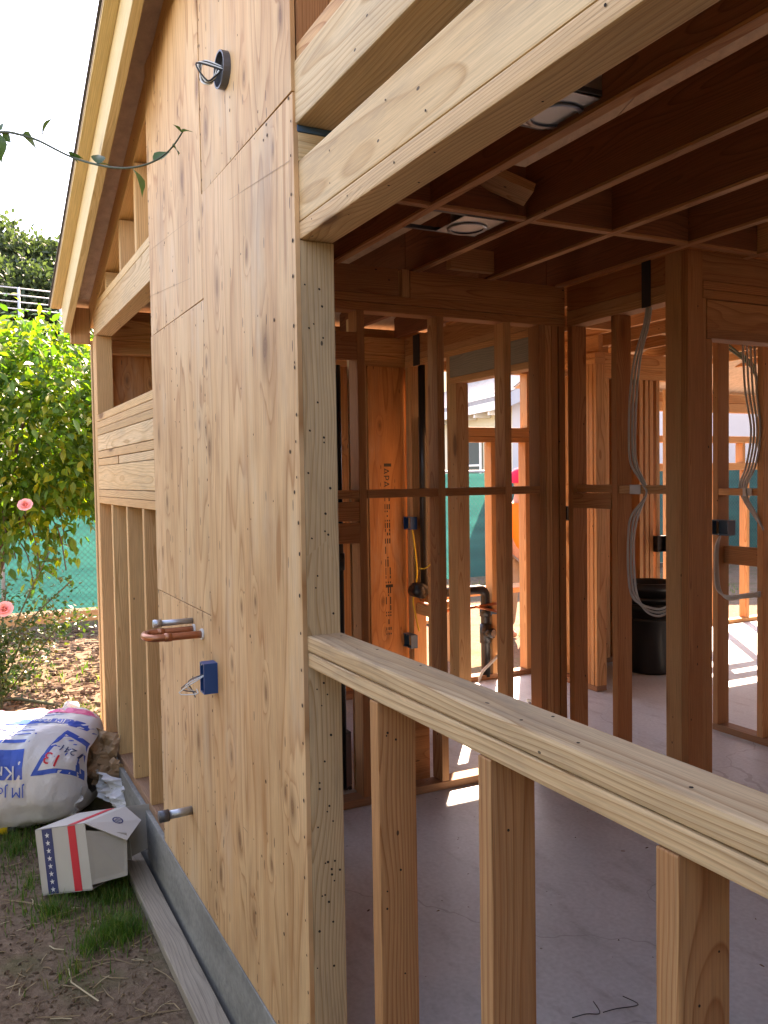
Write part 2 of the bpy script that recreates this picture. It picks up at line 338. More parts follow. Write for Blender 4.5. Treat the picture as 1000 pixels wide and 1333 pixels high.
def board(parent, name, x0, x1, y0, y1, z0, z1, mat='fir', bev=.003, axis=None, jit=.0008):
    """lumber as a box whose local X runs along its grain"""
    d = [x1-x0, y1-y0, z1-z0]; ax = axis if axis is not None else d.index(max(d))
    c = Vector(((x0+x1)/2, (y0+y1)/2, (z0+z1)/2))
    o = [i for i in range(3) if i != ax]
    if d[o[0]] < d[o[1]]: o = o[::-1]                 # local Y = wide side
    me = rough_board(d[ax], d[o[0]], d[o[1]], bev, mat, name)
    cols = [Vector([1.0 if i == k else 0.0 for i in range(3)]) for k in (ax, o[0], o[1])]
    mt = Matrix((cols[0], cols[1], cols[2])).transposed()
    if mt.determinant() < 0: mt = Matrix((cols[0], cols[1], -cols[2])).transposed()
    ob = bpy.data.objects.new(name, me); COL.objects.link(ob); ob.location = c + Vector([random.uniform(-jit, jit) for _ in range(3)]); ob.rotation_euler = (mt @ Matrix.Rotation(random.uniform(-.004, .004) if jit else 0, 3, 'X')).to_euler()
    if parent: par(ob, parent)
    return ob
def beam(parent, name, a, b, W, H, mat='fir', up=(0, 0, 1), bev=.003):
    """sloping lumber from a to b; W across, H along up"""
    a, b = Vector(a), Vector(b); x = (b-a).normalized(); u = Vector(up); u = (u-x*u.dot(x)).normalized(); y = u.cross(x)
    me = rough_board((b-a).length, W, H, bev, mat, name)
    ob = bpy.data.objects.new(name, me); COL.objects.link(ob); ob.location = (a+b)/2; ob.rotation_euler = Matrix((x, y, u)).transposed().to_euler()
    if parent: par(ob, parent)
    return ob
def smooth_pts(pts, n=6):
    pts = [Vector(q) for q in pts]; out = []
    for i in range(len(pts)-1):
        p0, p1, p2, p3 = pts[max(i-1, 0)], pts[i], pts[i+1], pts[min(i+2, len(pts)-1)]
        for k in range(n):
            t = k/n; out.append(.5*((2*p1)+(p2-p0)*t+(2*p0-5*p1+4*p2-p3)*t*t+(3*p1-p0-3*p2+p3)*t**3))
    return out+[pts[-1]]
def text_mesh(body, size, extr=.0008):
    cu = bpy.data.curves.new('text', 'FONT'); cu.body = body; cu.size = size; cu.align_x = 'CENTER'; cu.align_y = 'CENTER'; cu.resolution_u = 2
    ob = bpy.data.objects.new('text', cu); COL.objects.link(ob); bpy.context.view_layer.update()
    me = bpy.data.meshes.new_from_object(ob.evaluated_get(bpy.context.evaluated_depsgraph_get()))
    bm = bmesh.new(); bm.from_mesh(me); bmesh.ops.triangulate(bm, faces=bm.faces[:]); bmesh.ops.subdivide_edges(bm, edges=[e for e in bm.edges if e.calc_length() > size*.12], cuts=3, use_grid_fill=True); bmesh.ops.triangulate(bm, faces=bm.faces[:]); bm.to_mesh(me); bm.free()
    vs = [v.co.copy() for v in me.vertices]; fs = [tuple(p.vertices) for p in me.polygons]
    bpy.data.objects.remove(ob); bpy.data.curves.remove(cu); bpy.data.meshes.remove(me); return vs, fs

# ------------------------------------------------------------------ ground, hill, foundation, slab
GZ = -0.25
def gh(x, y):
    e = min(1.0, max(0.0, (-.10-y)/.25)) if -4 < x < 4 else 1.0
    k = noise.noise(Vector((x*1.3, y*1.3, 0)))*.03 + noise.noise(Vector((x*5, y*5, 3)))*.012 + noise.noise(Vector((x*9, y*9, 7)))*.006
    return GZ + (k*e if y < -.05 or x < -3.6 else -.02)
def spread(lo, hi, a, b, fine, coarse):
    out = []; t = lo
    while t < hi:
        out.append(t); d = 0 if a <= t <= b else min(abs(t-a), abs(t-b)); t += min(coarse, fine + d*.12)
        if out[-1] < a < t: t = a
    return out+[hi]
gx = spread(-400, 200, -4.6, 1.2, .035, 25); gy = spread(-200, 300, -1.7, .15, .035, 25)
g = MB(); g.v = [Vector((x, y, gh(x, y))) for x in gx for y in gy]; ny = len(gy)
g.f = [(i*ny+j, (i+1)*ny+j, (i+1)*ny+j+1, i*ny+j+1) for i in range(len(gx)-1) for j in range(ny-1)]; g.mi = [0]*len(g.f)
tag(g.build('ground', 'dirt', smooth=True, origin=(0, 0, 0)), kind='structure')
h = MB(); hn = 40
def hz(x, y): return -1.2 + 8.2*(1/(1+math.exp((x+25.5)/3.2))) + max(0, -x-30)*.22 + noise.noise(Vector((x*.1, y*.1, 5)))*1.2
h.v = [Vector((-70+i*1.5, -60+j*2.5, hz(-70+i*1.5, -60+j*2.5))) for i in range(hn) for j in range(hn+20)]
h.f = [(i*(hn+20)+j, (i+1)*(hn+20)+j, (i+1)*(hn+20)+j+1, i*(hn+20)+j+1) for i in range(hn-1) for j in range(hn+19)]; h.mi = [0]*len(h.f)
tag(h.build('hill', 'hillside', smooth=True, origin=(0, 0, 0)), kind='structure')

fo = MB(); fo.box((-3.372, -.016, -.5), (3.2, .12, -.001)); fo.box((-3.372, .12, -.5), (-3.2, 3.4, -.001))
tag(board(None, 'foundation', -3.372, 3.2, -.016, .12, -.45, -.002, 'found', .004, jit=0), kind='structure')
fl = MB()
fl.box((-3.365, .121, -.3), (3.2, 3.9, 0)); slab = fl.build('floor', 'slab', origin=(0, 0, 0)); tag(slab, kind='structure')
fl = MB(); fl.box((-4.12, 3.901, -.3), (3.2, 9.5, 0)); tag(fl.build('floor_back', 'slab', origin=(0, 0, 0)), kind='structure')

# ------------------------------------------------------------------ roof
PITCH = .365; RX0, RZ0 = -3.40, 2.512; RIDGE = 1.3
def rz(x): return RZ0 + PITCH*(min(x, RIDGE)-RX0) - PITCH*max(0, x-RIDGE)
roof = thing('roof', 'gable roof of rough plywood sheets with pale yellow barge board above the plywood wall', 'roof', (-3.3, 0, 2.4))
def slope_sheet(name, xa, xb, y0, y1, t, mat, dz=0.0):
    q = MB(); za, zb = rz(xa)+dz, rz(xb)+dz
    q.add([(xa,y0,za),(xb,y0,zb),(xb,y1,zb),(xa,y1,za),(xa,y0,za+t),(xb,y0,zb+t),(xb,y1,zb+t),(xa,y1,za+t)],
          [(0,3,2,1),(4,5,6,7),(0,1,5,4),(1,2,6,5),(2,3,7,6),(3,0,4,7)])
    return q.build(name, mat, roof)
xs = [-3.42, -2.2, -.98, .24, RIDGE]
for a, b in zip(xs, xs[1:]):
    for k, (y0, y1) in enumerate(((-.205, 2.23), (2.235, 4.66), (4.665, 7.1), (7.105, 9.6))):
        slope_sheet('roof_sheet', a+.003, b-.001, y0, y1, .014, 'osb')
for k, (y0, y1) in enumerate(((-.205, 2.23), (2.235, 4.66), (4.665, 9.6))):
    slope_sheet('roof_sheet', RIDGE+.002, 5.4, y0, y1, .014, 'osb')
slope_sheet('roof_sheet', -4.15, -3.424, 3.6, 9.6, .014, 'osb')
slope_sheet('felt', -3.425, RIDGE, -.215, 9.6, .006, 'felt', .0165); slope_sheet('felt', RIDGE+.001, 5.42, -.215, 9.6, .006, 'felt', .0165)
slope_sheet('felt', -4.17, -3.43, 3.6, 9.6, .006, 'felt', .0165)
un = Vector((-PITCH, 0, 1)).normalized()
def barge(a, b, y0, y1, hgt, name, mat):
    A = Vector((a, (y0+y1)/2, rz(a))) - un*(hgt/2+.002); B = Vector((b, (y0+y1)/2, rz(b))) - un*(hgt/2+.002)
    return beam(roof, name, A, B, y1-y0, hgt, mat, un)
barge(-3.36, RIDGE, -.150, -.112, .190, 'barge_board', 'yellowfir')
board(roof, 'fascia_board', -3.345, -3.307, -.110, -.002, 2.295, 2.50, 'fir')
barge(-3.40, RIDGE, -.2035, -.1505, .012, 'starter_strip', 'yellowfir')
board(roof, 'eave_block', -3.35, -3.312, .001, 3.9, 2.439, 2.5, 'fir'); board(roof, 'eave_block', -4.08, -4.042, 3.61, 9.3, 2.16, 2.245, 'fir')

# ------------------------------------------------------------------ gable wall (the long wall in front)
gw = thing('gable_wall', 'long timber framed gable wall part sheathed in plywood, with open kitchen window', 'wall', (-.4, .045, 0))
T = .089
board(gw, 'sill_plate', -3.36, 2.6, .001, T, 0.0005, .038, 'treated')
# far end: corner post, cripples under the solid band
for x in (-3.355, -3.245, -3.205): board(gw, 'stud', x, x+.037, .001, T, .039, 2.318, 'firgold')
for x in (-2.773, -2.351, -1.965, -1.655): board(gw, 'stud', x, x+.038, .001, T, .039, 1.371, 'firgold')
zs = [(1.372, 1.410, 'firgold'), (1.411, 1.449, 'firgold'), (1.452, 1.581, 'firpale'), (1.584, 1.622, 'x'), (1.625, 1.664, 'firgold'), (1.667, 1.753, 'firpale'), (1.756, 1.793, 'firgold'), (1.795, 1.832, 'firgold'), (1.834, 1.872, 'firgold')]
for a, b, mt in zs:
    if mt == 'x':
        board(gw, 'plate', -3.166, -2.54, .001, T, a, b, 'firgold'); board(gw, 'plate', -2.505, -1.60, .001, T, a, b, 'firpale')
    else: board(gw, 'plate', -3.166, -1.60, .001, T, a, b, mt)
board(gw, 'trimmer', -3.166, -3.128, .001, T, 1.873, 2.317, 'firgold')
board(gw, 'header', -3.205, -1.60, .001, T, 2.318, 2.459, 'firpale'); board(gw, 'plate', -3.205, -1.60, .001, T, 2.461, 2.498, 'firpale')
# rafter closing the gable top, short gable studs
A = Vector((-3.37, .0445, rz(-3.37))) - un*.074; B = Vector((RIDGE-.03, .0445, rz(RIDGE-.03))) - un*.074
beam(gw, 'top_chord', A, B, .088, .142, 'firgold', un)
for x in (-2.773, -2.351, -1.965, -1.655): board(gw, 'stud', x, x+.038, .001, T, 2.4995, rz(x)-.155, 'firgold')
# wall behind the plywood
for x in (-1.56, -1.215, -.83, -.42, -.078): board(gw, 'stud', x, x+.038, .001, T, .039, rz(x)-.16 if x < -.1 else 3.0, 'fir')
# kitchen opening
board(gw, 'jack_stud', -.0385, -.0005, .001, T, .039, 2.065, 'firpale')
for x in (.341, .749, 1.151, 1.557, 1.963): board(gw, 'cripple_stud', x, x+.038, .001, T, .039, 1.034, 'firbrown')
board(gw, 'sill', .0005, 2.45, .0, T, 1.035, 1.0715, 'sillwood', .005); board(gw, 'sill', .0005, 2.45, -.001, T+.003, 1.0745, 1.112, 'sillwood', .006)
board(gw, 'header', -.038, 2.55, .001, T, 2.066, 2.107, 'firpale', .005); board(gw, 'header', -.038, 2.55, .001, T, 2.108, 2.249, 'firpale', .004)
board(gw, 'cripple_stud', -.0385, -.0005, .001, T, 2.2495, 2.318, 'firpale'); board(gw, 'header', -.038, 2.55, -.004, T+.03, 2.335, 2.483, 'firpale', .006)
board(gw, 'steel_strap', -.034, .0015, -.002, T, 2.319, 2.334, 'bluegrey', .001)
board(gw, 'top_plate', -.038, 2.55, .001, T, 2.484, 2.522, 'fir')
for x in (-.038, .37, .78, 1.18, 1.59): board(gw, 'stud', x, x+.038, .003, T, 2.523, rz(x)-.16, 'firred')
board(gw, 'jack_stud', 2.451, 2.489, .001, T, .039, 2.065, 'fir'); board(gw, 'stud', 2.5, 2.538, .001, T, .039, 2.065, 'fir')
# boards closing the attic behind the gable studs
for xa, xb in ((-3.2, -2.4), (-2.398, -1.6), (-.04, .62), (.622, 1.28)):
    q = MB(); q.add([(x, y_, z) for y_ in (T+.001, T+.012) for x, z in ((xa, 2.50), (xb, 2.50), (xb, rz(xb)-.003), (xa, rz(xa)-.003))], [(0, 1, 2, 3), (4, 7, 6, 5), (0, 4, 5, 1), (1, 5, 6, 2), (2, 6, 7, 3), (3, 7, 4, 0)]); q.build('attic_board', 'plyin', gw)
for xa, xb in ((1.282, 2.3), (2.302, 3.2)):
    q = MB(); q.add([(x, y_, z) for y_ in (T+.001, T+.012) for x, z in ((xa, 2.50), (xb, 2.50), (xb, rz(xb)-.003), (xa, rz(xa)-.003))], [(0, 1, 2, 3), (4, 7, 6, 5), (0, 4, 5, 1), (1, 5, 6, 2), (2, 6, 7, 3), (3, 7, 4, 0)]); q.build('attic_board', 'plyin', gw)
# plywood sheets (grain upright)
def ply(x0, x1, z0, z1, mat='ply'):
    return board(gw, 'plywood_sheet', x0, x1, -.0125, -.0002, z0, z1, mat, .0012, axis=2, jit=.0004)
sheets = [ply(-.808, 0, .002, 2.408), ply(-.808, 0, 2.411, rz(-.808)-.005), ply(-1.615, -.812, .002, 1.048), ply(-1.615, -.812, 1.051, 2.077), ply(-1.615, -.812, 2.080, rz(-1.615)-.005)]
q = MB(); q.add([(-.808,-.0125,3.463),(0,-.0125,3.463),(0,-.0125,3.75),(-.808,-.0125,3.463),(-.808,-.0005,3.463),(0,-.0005,3.463),(0,-.0005,3.75)], [(0,1,2),(4,6,5),(1,5,6,2),(0,2,6,4)]); 
board(gw, 'plywood_sheet', 2.56, 3.03, -.0125, -.0002, .002, 2.9, 'ply', .0012, axis=2)
# nail heads and pencil lines on the plywood
nl = MB()
def dot(x, z, r):
    nl.add([(x+r*math.cos(a*math.pi/3), -.0131, z+r*1.25*math.sin(a*math.pi/3)) for a in range(6)], [(0, 1, 2, 3, 4, 5)])
for x in (-.012, -.80, -.82, -1.605):
    z = .05
    while z < 3.0: dot(x+random.uniform(-.006, .006), z, random.uniform(.0028, .0048)); z += random.uniform(.06, .12)
for x in (-.405, -1.22):
    z = .1
    while z < 3.0: dot(x+random.uniform(-.02, .02), z, random.uniform(.002, .0035)); z += random.uniform(.2, .36)
for zz, xa, xb in ((2.40, -.8, 0), (2.418, -.8, 0), (1.04, -1.6, -.82), (1.06, -1.6, -.82), (2.07, -1.6, -.82), (2.09, -1.6, -.82), (.02, -1.6, 0)):
    x = xa
    while x < xb: dot(x, zz+random.uniform(-.004, .004), random.uniform(.002, .004)); x += random.uniform(.09, .17)
for i in range(120): dot(random.uniform(-1.6, 0), random.uniform(.1, 3.0), random.uniform(.002, .005))
tag(nl.build('nail_heads', 'nail', gw), kind='stuff')
nl = MB()
def dot3(c, n, r, seg=6):
    c, n = Vector(c), Vector(n).normalized(); u = n.orthogonal().normalized(); v = n.cross(u)
    nl.add([c+u*r*math.cos(a*2*math.pi/seg)+v*r*1.2*math.sin(a*2*math.pi/seg) for a in range(seg)], [tuple(range(seg))])
for _ in range(46): dot3((.0006, random.uniform(.01, .078), random.choice((random.uniform(.1, 1.0), random.uniform(1.15, 2.0)))), (1, 0, 0), random.uniform(.0018, .0034))
for x0 in [.03+.2*i for i in range(12)]:
    for z_ in (2.085, 2.14, 2.21, 2.37, 2.45):
        if random.random() < .55: dot3((x0+random.uniform(-.06, .06), -.0045 if z_ > 2.3 else -.0006, z_+random.uniform(-.012, .012)), (0, -1, 0), random.uniform(.0018, .0032))
    for y_ in (.022, .068):
        if random.random() < .6: dot3((x0+random.uniform(-.05, .05), y_+random.uniform(-.006, .006), 2.0652), (0, 0, -1), random.uniform(.002, .0034))
        if random.random() < .6: dot3((x0+random.uniform(-.05, .05), y_+random.uniform(-.006, .006), 1.1129), (0, 0, 1), random.uniform(.0022, .0036))
for x in (.341, .749, 1.151, 1.557):
    for _ in range(9): dot3((x+.0388, random.uniform(.012, .076), random.uniform(.1, 1.0)), (1, 0, 0), random.uniform(.0015, .0026))
tag(nl.build('nail_heads', 'nail', gw), kind='stuff')
def pencil(a, b, wd=.0006):
    a, b = Vector((a[0], -.0132, a[1])), Vector((b[0], -.0132, b[1])); n = (b-a).normalized(); p = Vector((-n.z, 0, n.x))*wd
    return MB().add([a-p, b-p, b+p, a+p], [(0, 1, 2, 3)]).build('pencil_line', 'plyedge', gw)
pencil((-.8, 2.335), (-.02, 2.255)); pencil((-1.6, 2.42), (-.83, 2.36)); pencil((-1.6, 2.24), (-.9, 2.17)); pencil((-.39, 2.405), (-.395, 1.0)); pencil((-.6, .46), (-.47, .455), .0012)
pencil((-1.06, 1.045), (-1.062, .55), .001); pencil((-1.3, 1.05), (-1.31, 1.9), .001)

# ------------------------------------------------------------------ ceiling frame
cf = thing('ceiling_frame', 'fir ceiling joists darkened for shade, with cross blocking above the kitchen', 'ceiling frame', (0, 2, 2.44))
jy = [.345 + .4064*i for i in range(16)]
for i, y in enumerate(jy):
    x0 = -3.26 if y < 3.9 else -4.02
    board(cf, 'joist', x0, -1.60, y, y+.038, 2.441, 2.625, 'firshade' if y < 2.1 else 'fir'); board(cf, 'joist', -1.599, 3.0, y+.001, y+.039, 2.441, 2.625, 'firshade' if y < 2.1 else 'fir')
for i, y in enumerate(jy[:-1]):
    board(cf, 'blocking', -.70, -.662, y+.0395, jy[i+1]-.0005, 2.443, 2.62, 'firshade', jit=0)
    if i % 2 == 0: board(cf, 'blocking', -2.5, -2.462, y+.0385, jy[i+1]-.0005, 2.443, 2.62, 'fir', jit=0)
board(cf, 'blocking', -.70, -.662, .09, jy[0]-.0005, 2.443, 2.62, 'firshade')
for i, y in enumerate(jy[:7]):  # added strips whose paler wood stands for floor-bounced light on joist bottoms
    board(cf, 'lit_underside_strip', -1.53, 3.0, y+.002, y+.038, 2.430, 2.440, 'firbrown', .001)
    board(cf, 'lit_underside_strip', -.698, -.664, (jy[i-1]+.0395) if i else .1, y+.0005, 2.431, 2.4425, 'firbrown', .001, jit=0)
# loose scrap braces seen between joists
P = onZ(655, 240, 2.52); beam(cf, 'brace', (P.x-.05, P.y-.12, 2.58), (P.x+.02, P.y+.10, 2.49), .038, .089, 'fir', (1, 0, .2))
P = onZ(615, 345, 2.48); board(cf, 'block', P.x-.02, P.x+.018, P.y-.13, P.y+.12, 2.45, 2.55, 'fir')

# ------------------------------------------------------------------ interior walls
def studsY(w, ys, x0, z0, z1, mat='fir', name='stud'):
    for y in ys: board(w, name, x0, x0+T, y, y+.038, z0, z1, mat)
# wall 1, between kitchen and bathroom, runs along y at x -1.629..-1.54
w1 = thing('partition_wall', 'dark stud wall with mid height blocking between kitchen and bathroom', 'wall', (-1.585, 1.05, 0))
X1 = -1.629
board(w1, 'bottom_plate', X1, X1+T, .095, 1.99, .0005, .038, 'treated')
board(w1, 'top_plate', X1, X1+T, .095, 2.04, 2.24, 2.277, 'firred'); board(w1, 'top_plate', X1, X1+T, .095, 2.04, 2.278, 2.315, 'firred')
board(w1, 'rim_board', X1+.05, X1+T, .36, 1.09, 2.316, 2.438, 'firred'); board(w1, 'rim_board', X1+.05, X1+T, 1.15, 2.04, 2.316, 2.438, 'firred')
board(w1, 'block', X1+.02, X1+T, 1.108, 1.146, 2.316, 2.44, 'fir')
studsY(w1, (.10, .46, .875), X1, .039, 2.2395, 'firred'); studsY(w1, (1.287,), X1, .039, 2.2395, 'firbrown'); studsY(w1, (1.668,), X1, .039, 2.2395, 'fir')
studsY(w1, (1.876, 1.954), X1, .039, 2.2395, 'firred'); studsY(w1, (1.915,), X1, .039, 2.2395, 'firbrown')
board(w1, 'stud', X1, X1+T, 2.0, 2.037, .0, 2.2395, 'firred')
for a, b in ((.499, .874), (.914, 1.286), (1.326, 1.667), (1.707, 1.875)): board(w1, 'blocking', X1, X1+T, a, b, 1.400, 1.438, 'firred', jit=0)
for z0, z1 in ((2.02, 2.14), (1.20, 1.29), (1.30, 1.385)): board(w1, 'blocking', X1+.045, X1+T, .499, .874, z0, z1, 'firred')

# wall A, runs along x at y 2.05..2.139
wa = thing('partition_wall', 'stud wall with a doorway and a corner post carrying grey cables', 'wall', (-2, 2.09, 0)); YA = 2.05
board(wa, 'bottom_plate', -3.265, -2.64, YA, YA+T, .0005, .038, 'treated'); board(wa, 'bottom_plate', -1.78, -1.66, YA, YA+T, .0005, .038, 'treated')
for a, b in ((-3.265, -1.6295), (-1.539, -.871)):
    board(wa, 'top_plate', a, b, YA, YA+T, 2.24, 2.277, 'fir'); board(wa, 'top_plate', a, b, YA, YA+T, 2.278, 2.315, 'fir'); board(wa, 'rim_board', a, b, YA+.002, YA+.04, 2.316, 2.438, 'firred')
for x in (-3.262, -3.222): board(wa, 'stud', x, x+.037, YA, YA+T, .039, 2.2395, 'fir')
board(wa, 'stud', -2.99, -2.952, YA, YA+T, .039, 2.2395, 'fir')
board(wa, 'stud', -2.72, -2.682, YA, YA+T, .039, 2.2395, 'fir'); board(wa, 'trimmer', -2.681, -2.605, YA, YA+T, .039, 2.069, 'fir')
board(wa, 'header', -2.681, -1.75, YA+.002, YA+T, 2.108, 2.239, 'grey'); board(wa, 'header', -2.681, -1.75, YA, YA+T, 2.07, 2.1075, 'fir')
board(wa, 'trimmer', -1.79, -1.752, YA, YA+T, .039, 2.069, 'fir'); board(wa, 'stud', -1.749, -1.711, YA, YA+T, .039, 2.2395, 'fir')
board(wa, 'stud', -1.535, -1.497, YA, YA+T, .0, 2.2395, 'firred'); board(wa, 'stud', -1.214, -1.176, YA, YA+T, .0, 2.2395, 'firbrown')
board(wa, 'blocking', -3.18, -2.992, YA+.02, YA+T, .555, .63, 'fir'); board(wa, 'bath_panel', -3.205, -3.06, YA+.05, YA+.062, .64, 1.9, 'plyin', .001, axis=2)
board(wa, 'blocking', -1.496, -1.215, YA+.02, YA+T, 1.403, 1.441, 'fir', jit=0); board(wa, 'blocking', -1.496, -1.215, YA-.004, YA+.034, 1.325, 1.40, 'firred', jit=0)
board(wa, 'blocking', -1.175, -.872, YA+.01, YA+T, 1.40, 1.438, 'fir', jit=0); board(wa, 'nail_plate', -1.10, -1.03, YA+.006, YA+.009, 1.398, 1.442, 'steel', .0005)
board(wa, 'steel_strap', -1.01, -.955, YA-.0035, YA-.0005, 2.236, 2.44, 'strap', .0006)
board(wa, 'steel_strap', -3.14, -3.05, YA-.0035, YA-.0005, 2.236, 2.44, 'strap', .0006)
board(wa, 'corner_post', -.870, -.782, YA, YA+.088, .0, 2.44, 'fir'); board(wa, 'corner_post', -.781, -.742, YA+.001, YA+.088, .0, 2.44, 'firred')

# wall C, runs along y from the corner post, wide opening with header
wc = thing('partition_wall', 'header wall running from the corner post over a wide doorway', 'wall', (-.785, 2.2, 0)); XC = -.831
board(wc, 'king_stud', XC, XC+T-.002, 2.1395, 2.161, .0, 2.2395, 'firred'); board(wc, 'trimmer', XC, XC+T-.004, 2.162, 2.2, .0, 2.069, 'firred')
board(wc, 'king_stud', XC, XC+T, 4.0, 4.038, .0, 2.2395, 'firred'); board(wc, 'trimmer', XC, XC+T, 3.961, 3.999, .0, 2.069, 'firred')
board(wc, 'header', XC, XC+T, 2.1625, 3.9995, 2.108, 2.236, 'firred'); board(wc, 'header', XC, XC+T, 2.1625, 3.9995, 2.07, 2.1075, 'firred')
board(wc, 'top_plate', XC, XC+T+.002, 2.1395, 4.04, 2.24, 2.277, 'firred'); board(wc, 'top_plate', XC, XC+T, 2.1395, 4.04, 2.278, 2.315, 'firred'); board(wc, 'rim_board', XC+.04, XC+T-.003, 2.1395, 4.04, 2.316, 2.438, 'firred')

# wall B, runs along x at y 3.15, with a doorway between its two lengths
wb = thing('partition_wall', 'stud wall with blue box and looped cables seen through the wide doorway', 'wall', (-1.3, 3.19, 0)); YB = 3.15
board(wb, 'bottom_plate', -1.605, .2, YB, YB+T, .0005, .038, 'treated')
for x in (-1.603, -1.297, -.89, -.48): board(wb, 'stud', x, x+.038, YB, YB+T, .039, 2.2395, 'fir')
board(wb, 'blocking', -1.564, -1.298, YB+.002, YB+T, 1.362, 1.400, 'fir', jit=0); board(wb, 'blocking', -1.564, -1.298, YB+.045, YB+T, .968, 1.069, 'firred', jit=0)
board(wb, 'nail_plate', -1.39, -1.33, YB-.003, YB, 1.36, 1.402, 'steel', .0005)
board(wb, 'top_plate', -1.605, .2, YB, YB+T, 2.24, 2.277, 'fir'); board(wb, 'top_plate', -1.605, .2, YB, YB+T, 2.278, 2.315, 'fir')
wb2 = thing('partition_wall', 'short end of pale stud wall beside the doorway in front of the black bin', 'wall', (-2.8, 3.19, 0))
board(wb2, 'bottom_plate', -3.26, -2.60, YB, YB+T, .0005, .038, 'treated')
for x in (-2.706, -2.667): board(wb2, 'stud', x, x+.038, YB, YB+T, .039, 2.2395, 'fir')
board(wb2, 'stud', -2.628, -2.60, YB+.005, YB+T, .039, 2.2395, 'fir'); board(wb2, 'stud', -3.10, -3.062, YB, YB+T, .039, 2.2395, 'fir')
board(wb2, 'top_plate', -3.26, -2.60, YB, YB+T, 2.24, 2.277, 'fir'); board(wb2, 'top_plate', -3.26, -2.60, YB, YB+T, 2.278, 2.315, 'fir'); board(wb2, 'rim_board', -3.26, -2.60, YB+.03, YB+.068, 2.316, 2.438, 'fir')
board(wb2, 'plywood_sheet', -3.258, -2.75, YB+T+.001, YB+T+.013, .04, 2.2, 'ply', .001, axis=2)

# far exterior wall, runs along y at x -3.359..-3.27
we = thing('exterior_wall', 'far exterior stud wall with high window opening and stamped plywood seen from inside', 'wall', (-3.31, 1.9, 0)); XE = -3.359
board(we, 'bottom_plate', XE, XE+T, .091, 4.7, .0005, .038, 'treated')
board(we, 'top_plate', XE, XE+T, .091, 4.7, 2.24, 2.277, 'fir'); board(we, 'top_plate', XE, XE+T, .091, 4.7, 2.278, 2.315, 'fir'); board(we, 'rim_board', XE+.04, XE+T, .091, 4.7, 2.316, 2.438, 'fir')
studsY(we, (.5, .9, 1.3, 1.72, 2.01, 2.16, 2.44), XE, .039, 2.2395)
studsY(we, (2.755, 3.06), XE, .039, 1.735); studsY(we, (3.12, 3.4, 3.83, 3.94, 4.18, 4.24, 4.29, 4.36, 4.66), XE, .039, 2.2395); studsY(we, (3.08,), XE, 1.845, 2.2395)
board(we, 'window_sill', XE, XE+T, 2.479, 3.119, 1.736, 1.774, 'fir'); board(we, 'window_sill', XE, XE+T, 2.479, 3.119, 1.776, 1.842, 'fir')
board(we, 'blocking', XE, XE+T, 2.199, 2.439, .56, .60, 'fir'); board(we, 'blocking', XE, XE+T, 3.44, 3.829, 1.40, 1.438, 'fir'); board(we, 'header', XE, XE+T, 3.98, 4.17, 2.06, 2.2, 'firred')
def wply(y0, y1, z0, z1): return board(we, 'plywood_sheet', XE-.0125, XE-.0005, y0, y1, z0, z1, 'plyin', .001, axis=2)
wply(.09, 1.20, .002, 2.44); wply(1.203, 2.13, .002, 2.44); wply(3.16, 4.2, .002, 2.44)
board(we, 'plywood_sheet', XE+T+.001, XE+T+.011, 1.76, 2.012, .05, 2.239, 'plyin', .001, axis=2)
# stamp on that sheet, reading downwards
def wall_text(body, size, y, z, parent, mat='black', x=XE+T+.0118, rot=-math.pi/2):
    vs, fs = text_mesh(body, size); cz, sz = math.cos(rot), math.sin(rot)
    q = MB(); q.add([(x, y+(v.x*cz-v.y*sz), z+(v.x*sz+v.y*cz)) for v in vs], fs); return q.build('stamp_lettering', mat, parent)
wall_text('APA', .075, 1.885, 1.49, we)
for z, hh in ((1.565, .022), (.74, .02)): MB().add([(XE+T+.0118, 1.85, z), (XE+T+.0118, 1.93, z), (XE+T+.0118, 1.93, z+hh), (XE+T+.0118, 1.85, z+hh)], [(0, 1, 2, 3)]).build('stamp_bar', 'black', we)
st = MB(); z = 1.38
while z > .42:
    hh = random.choice((.012, .02, .035, .012, .05))
    for y in (1.872, 1.89, 1.906):
        if random.random() < .72: st.add([(XE+T+.0118, y, z), (XE+T+.0118, y+.009, z), (XE+T+.0118, y+.009, z-hh), (XE+T+.0118, y, z-hh)], [(0, 1, 2, 3)])
    z -= hh+random.choice((.006, .008, .02))
tag(st.build('stamp_lines', 'black', we), kind='stuff')

# far exterior wall of the back room, x about -4.03, sun comes through it
wf = thing('exterior_wall', 'open stud wall round the sunlit back room with two horizontal rails', 'wall', (-4.05, 6.3, 0)); XF = -4.09
board(wf, 'bottom_plate', XF, XF+T, 4.2, 9.4, .0005, .038, 'fir'); board(wf, 'rail', XF, XF+T, 4.9, 9.4, 1.775, 1.84, 'fir'); board(wf, 'rail', XF, XF+T, 4.9, 9.4, 1.51, 1.58, 'fir')
board(wf, 'header', XF, XF+T, 4.2, 9.4, 2.07, 2.155, 'fir')
for y in (5.06, 5.47, 5.87, 6.28, 6.9, 7.5, 8.1, 8.7, 9.3): board(wf, 'stud', XF, XF+T, y, y+.038, .039, 1.509, 'fir')
for y in (5.47, 6.22, 6.9, 7.5): board(wf, 'stud', XF, XF+T, y, y+.038, 1.581, 1.774, 'fir')
for y in (4.25, 4.9, 7.9, 9.35): board(wf, 'stud', XF, XF+T, y, y+.038, 1.841, 2.069, 'fir')
board(wf, 'return_plate', -4.0, -3.37, 4.66, 4.70+.05, .0005, .038, 'fir')
for x in (-3.98, -3.5): board(wf, 'stud', x, x+.038, 4.66, 4.75, .039, 2.2, 'fir')
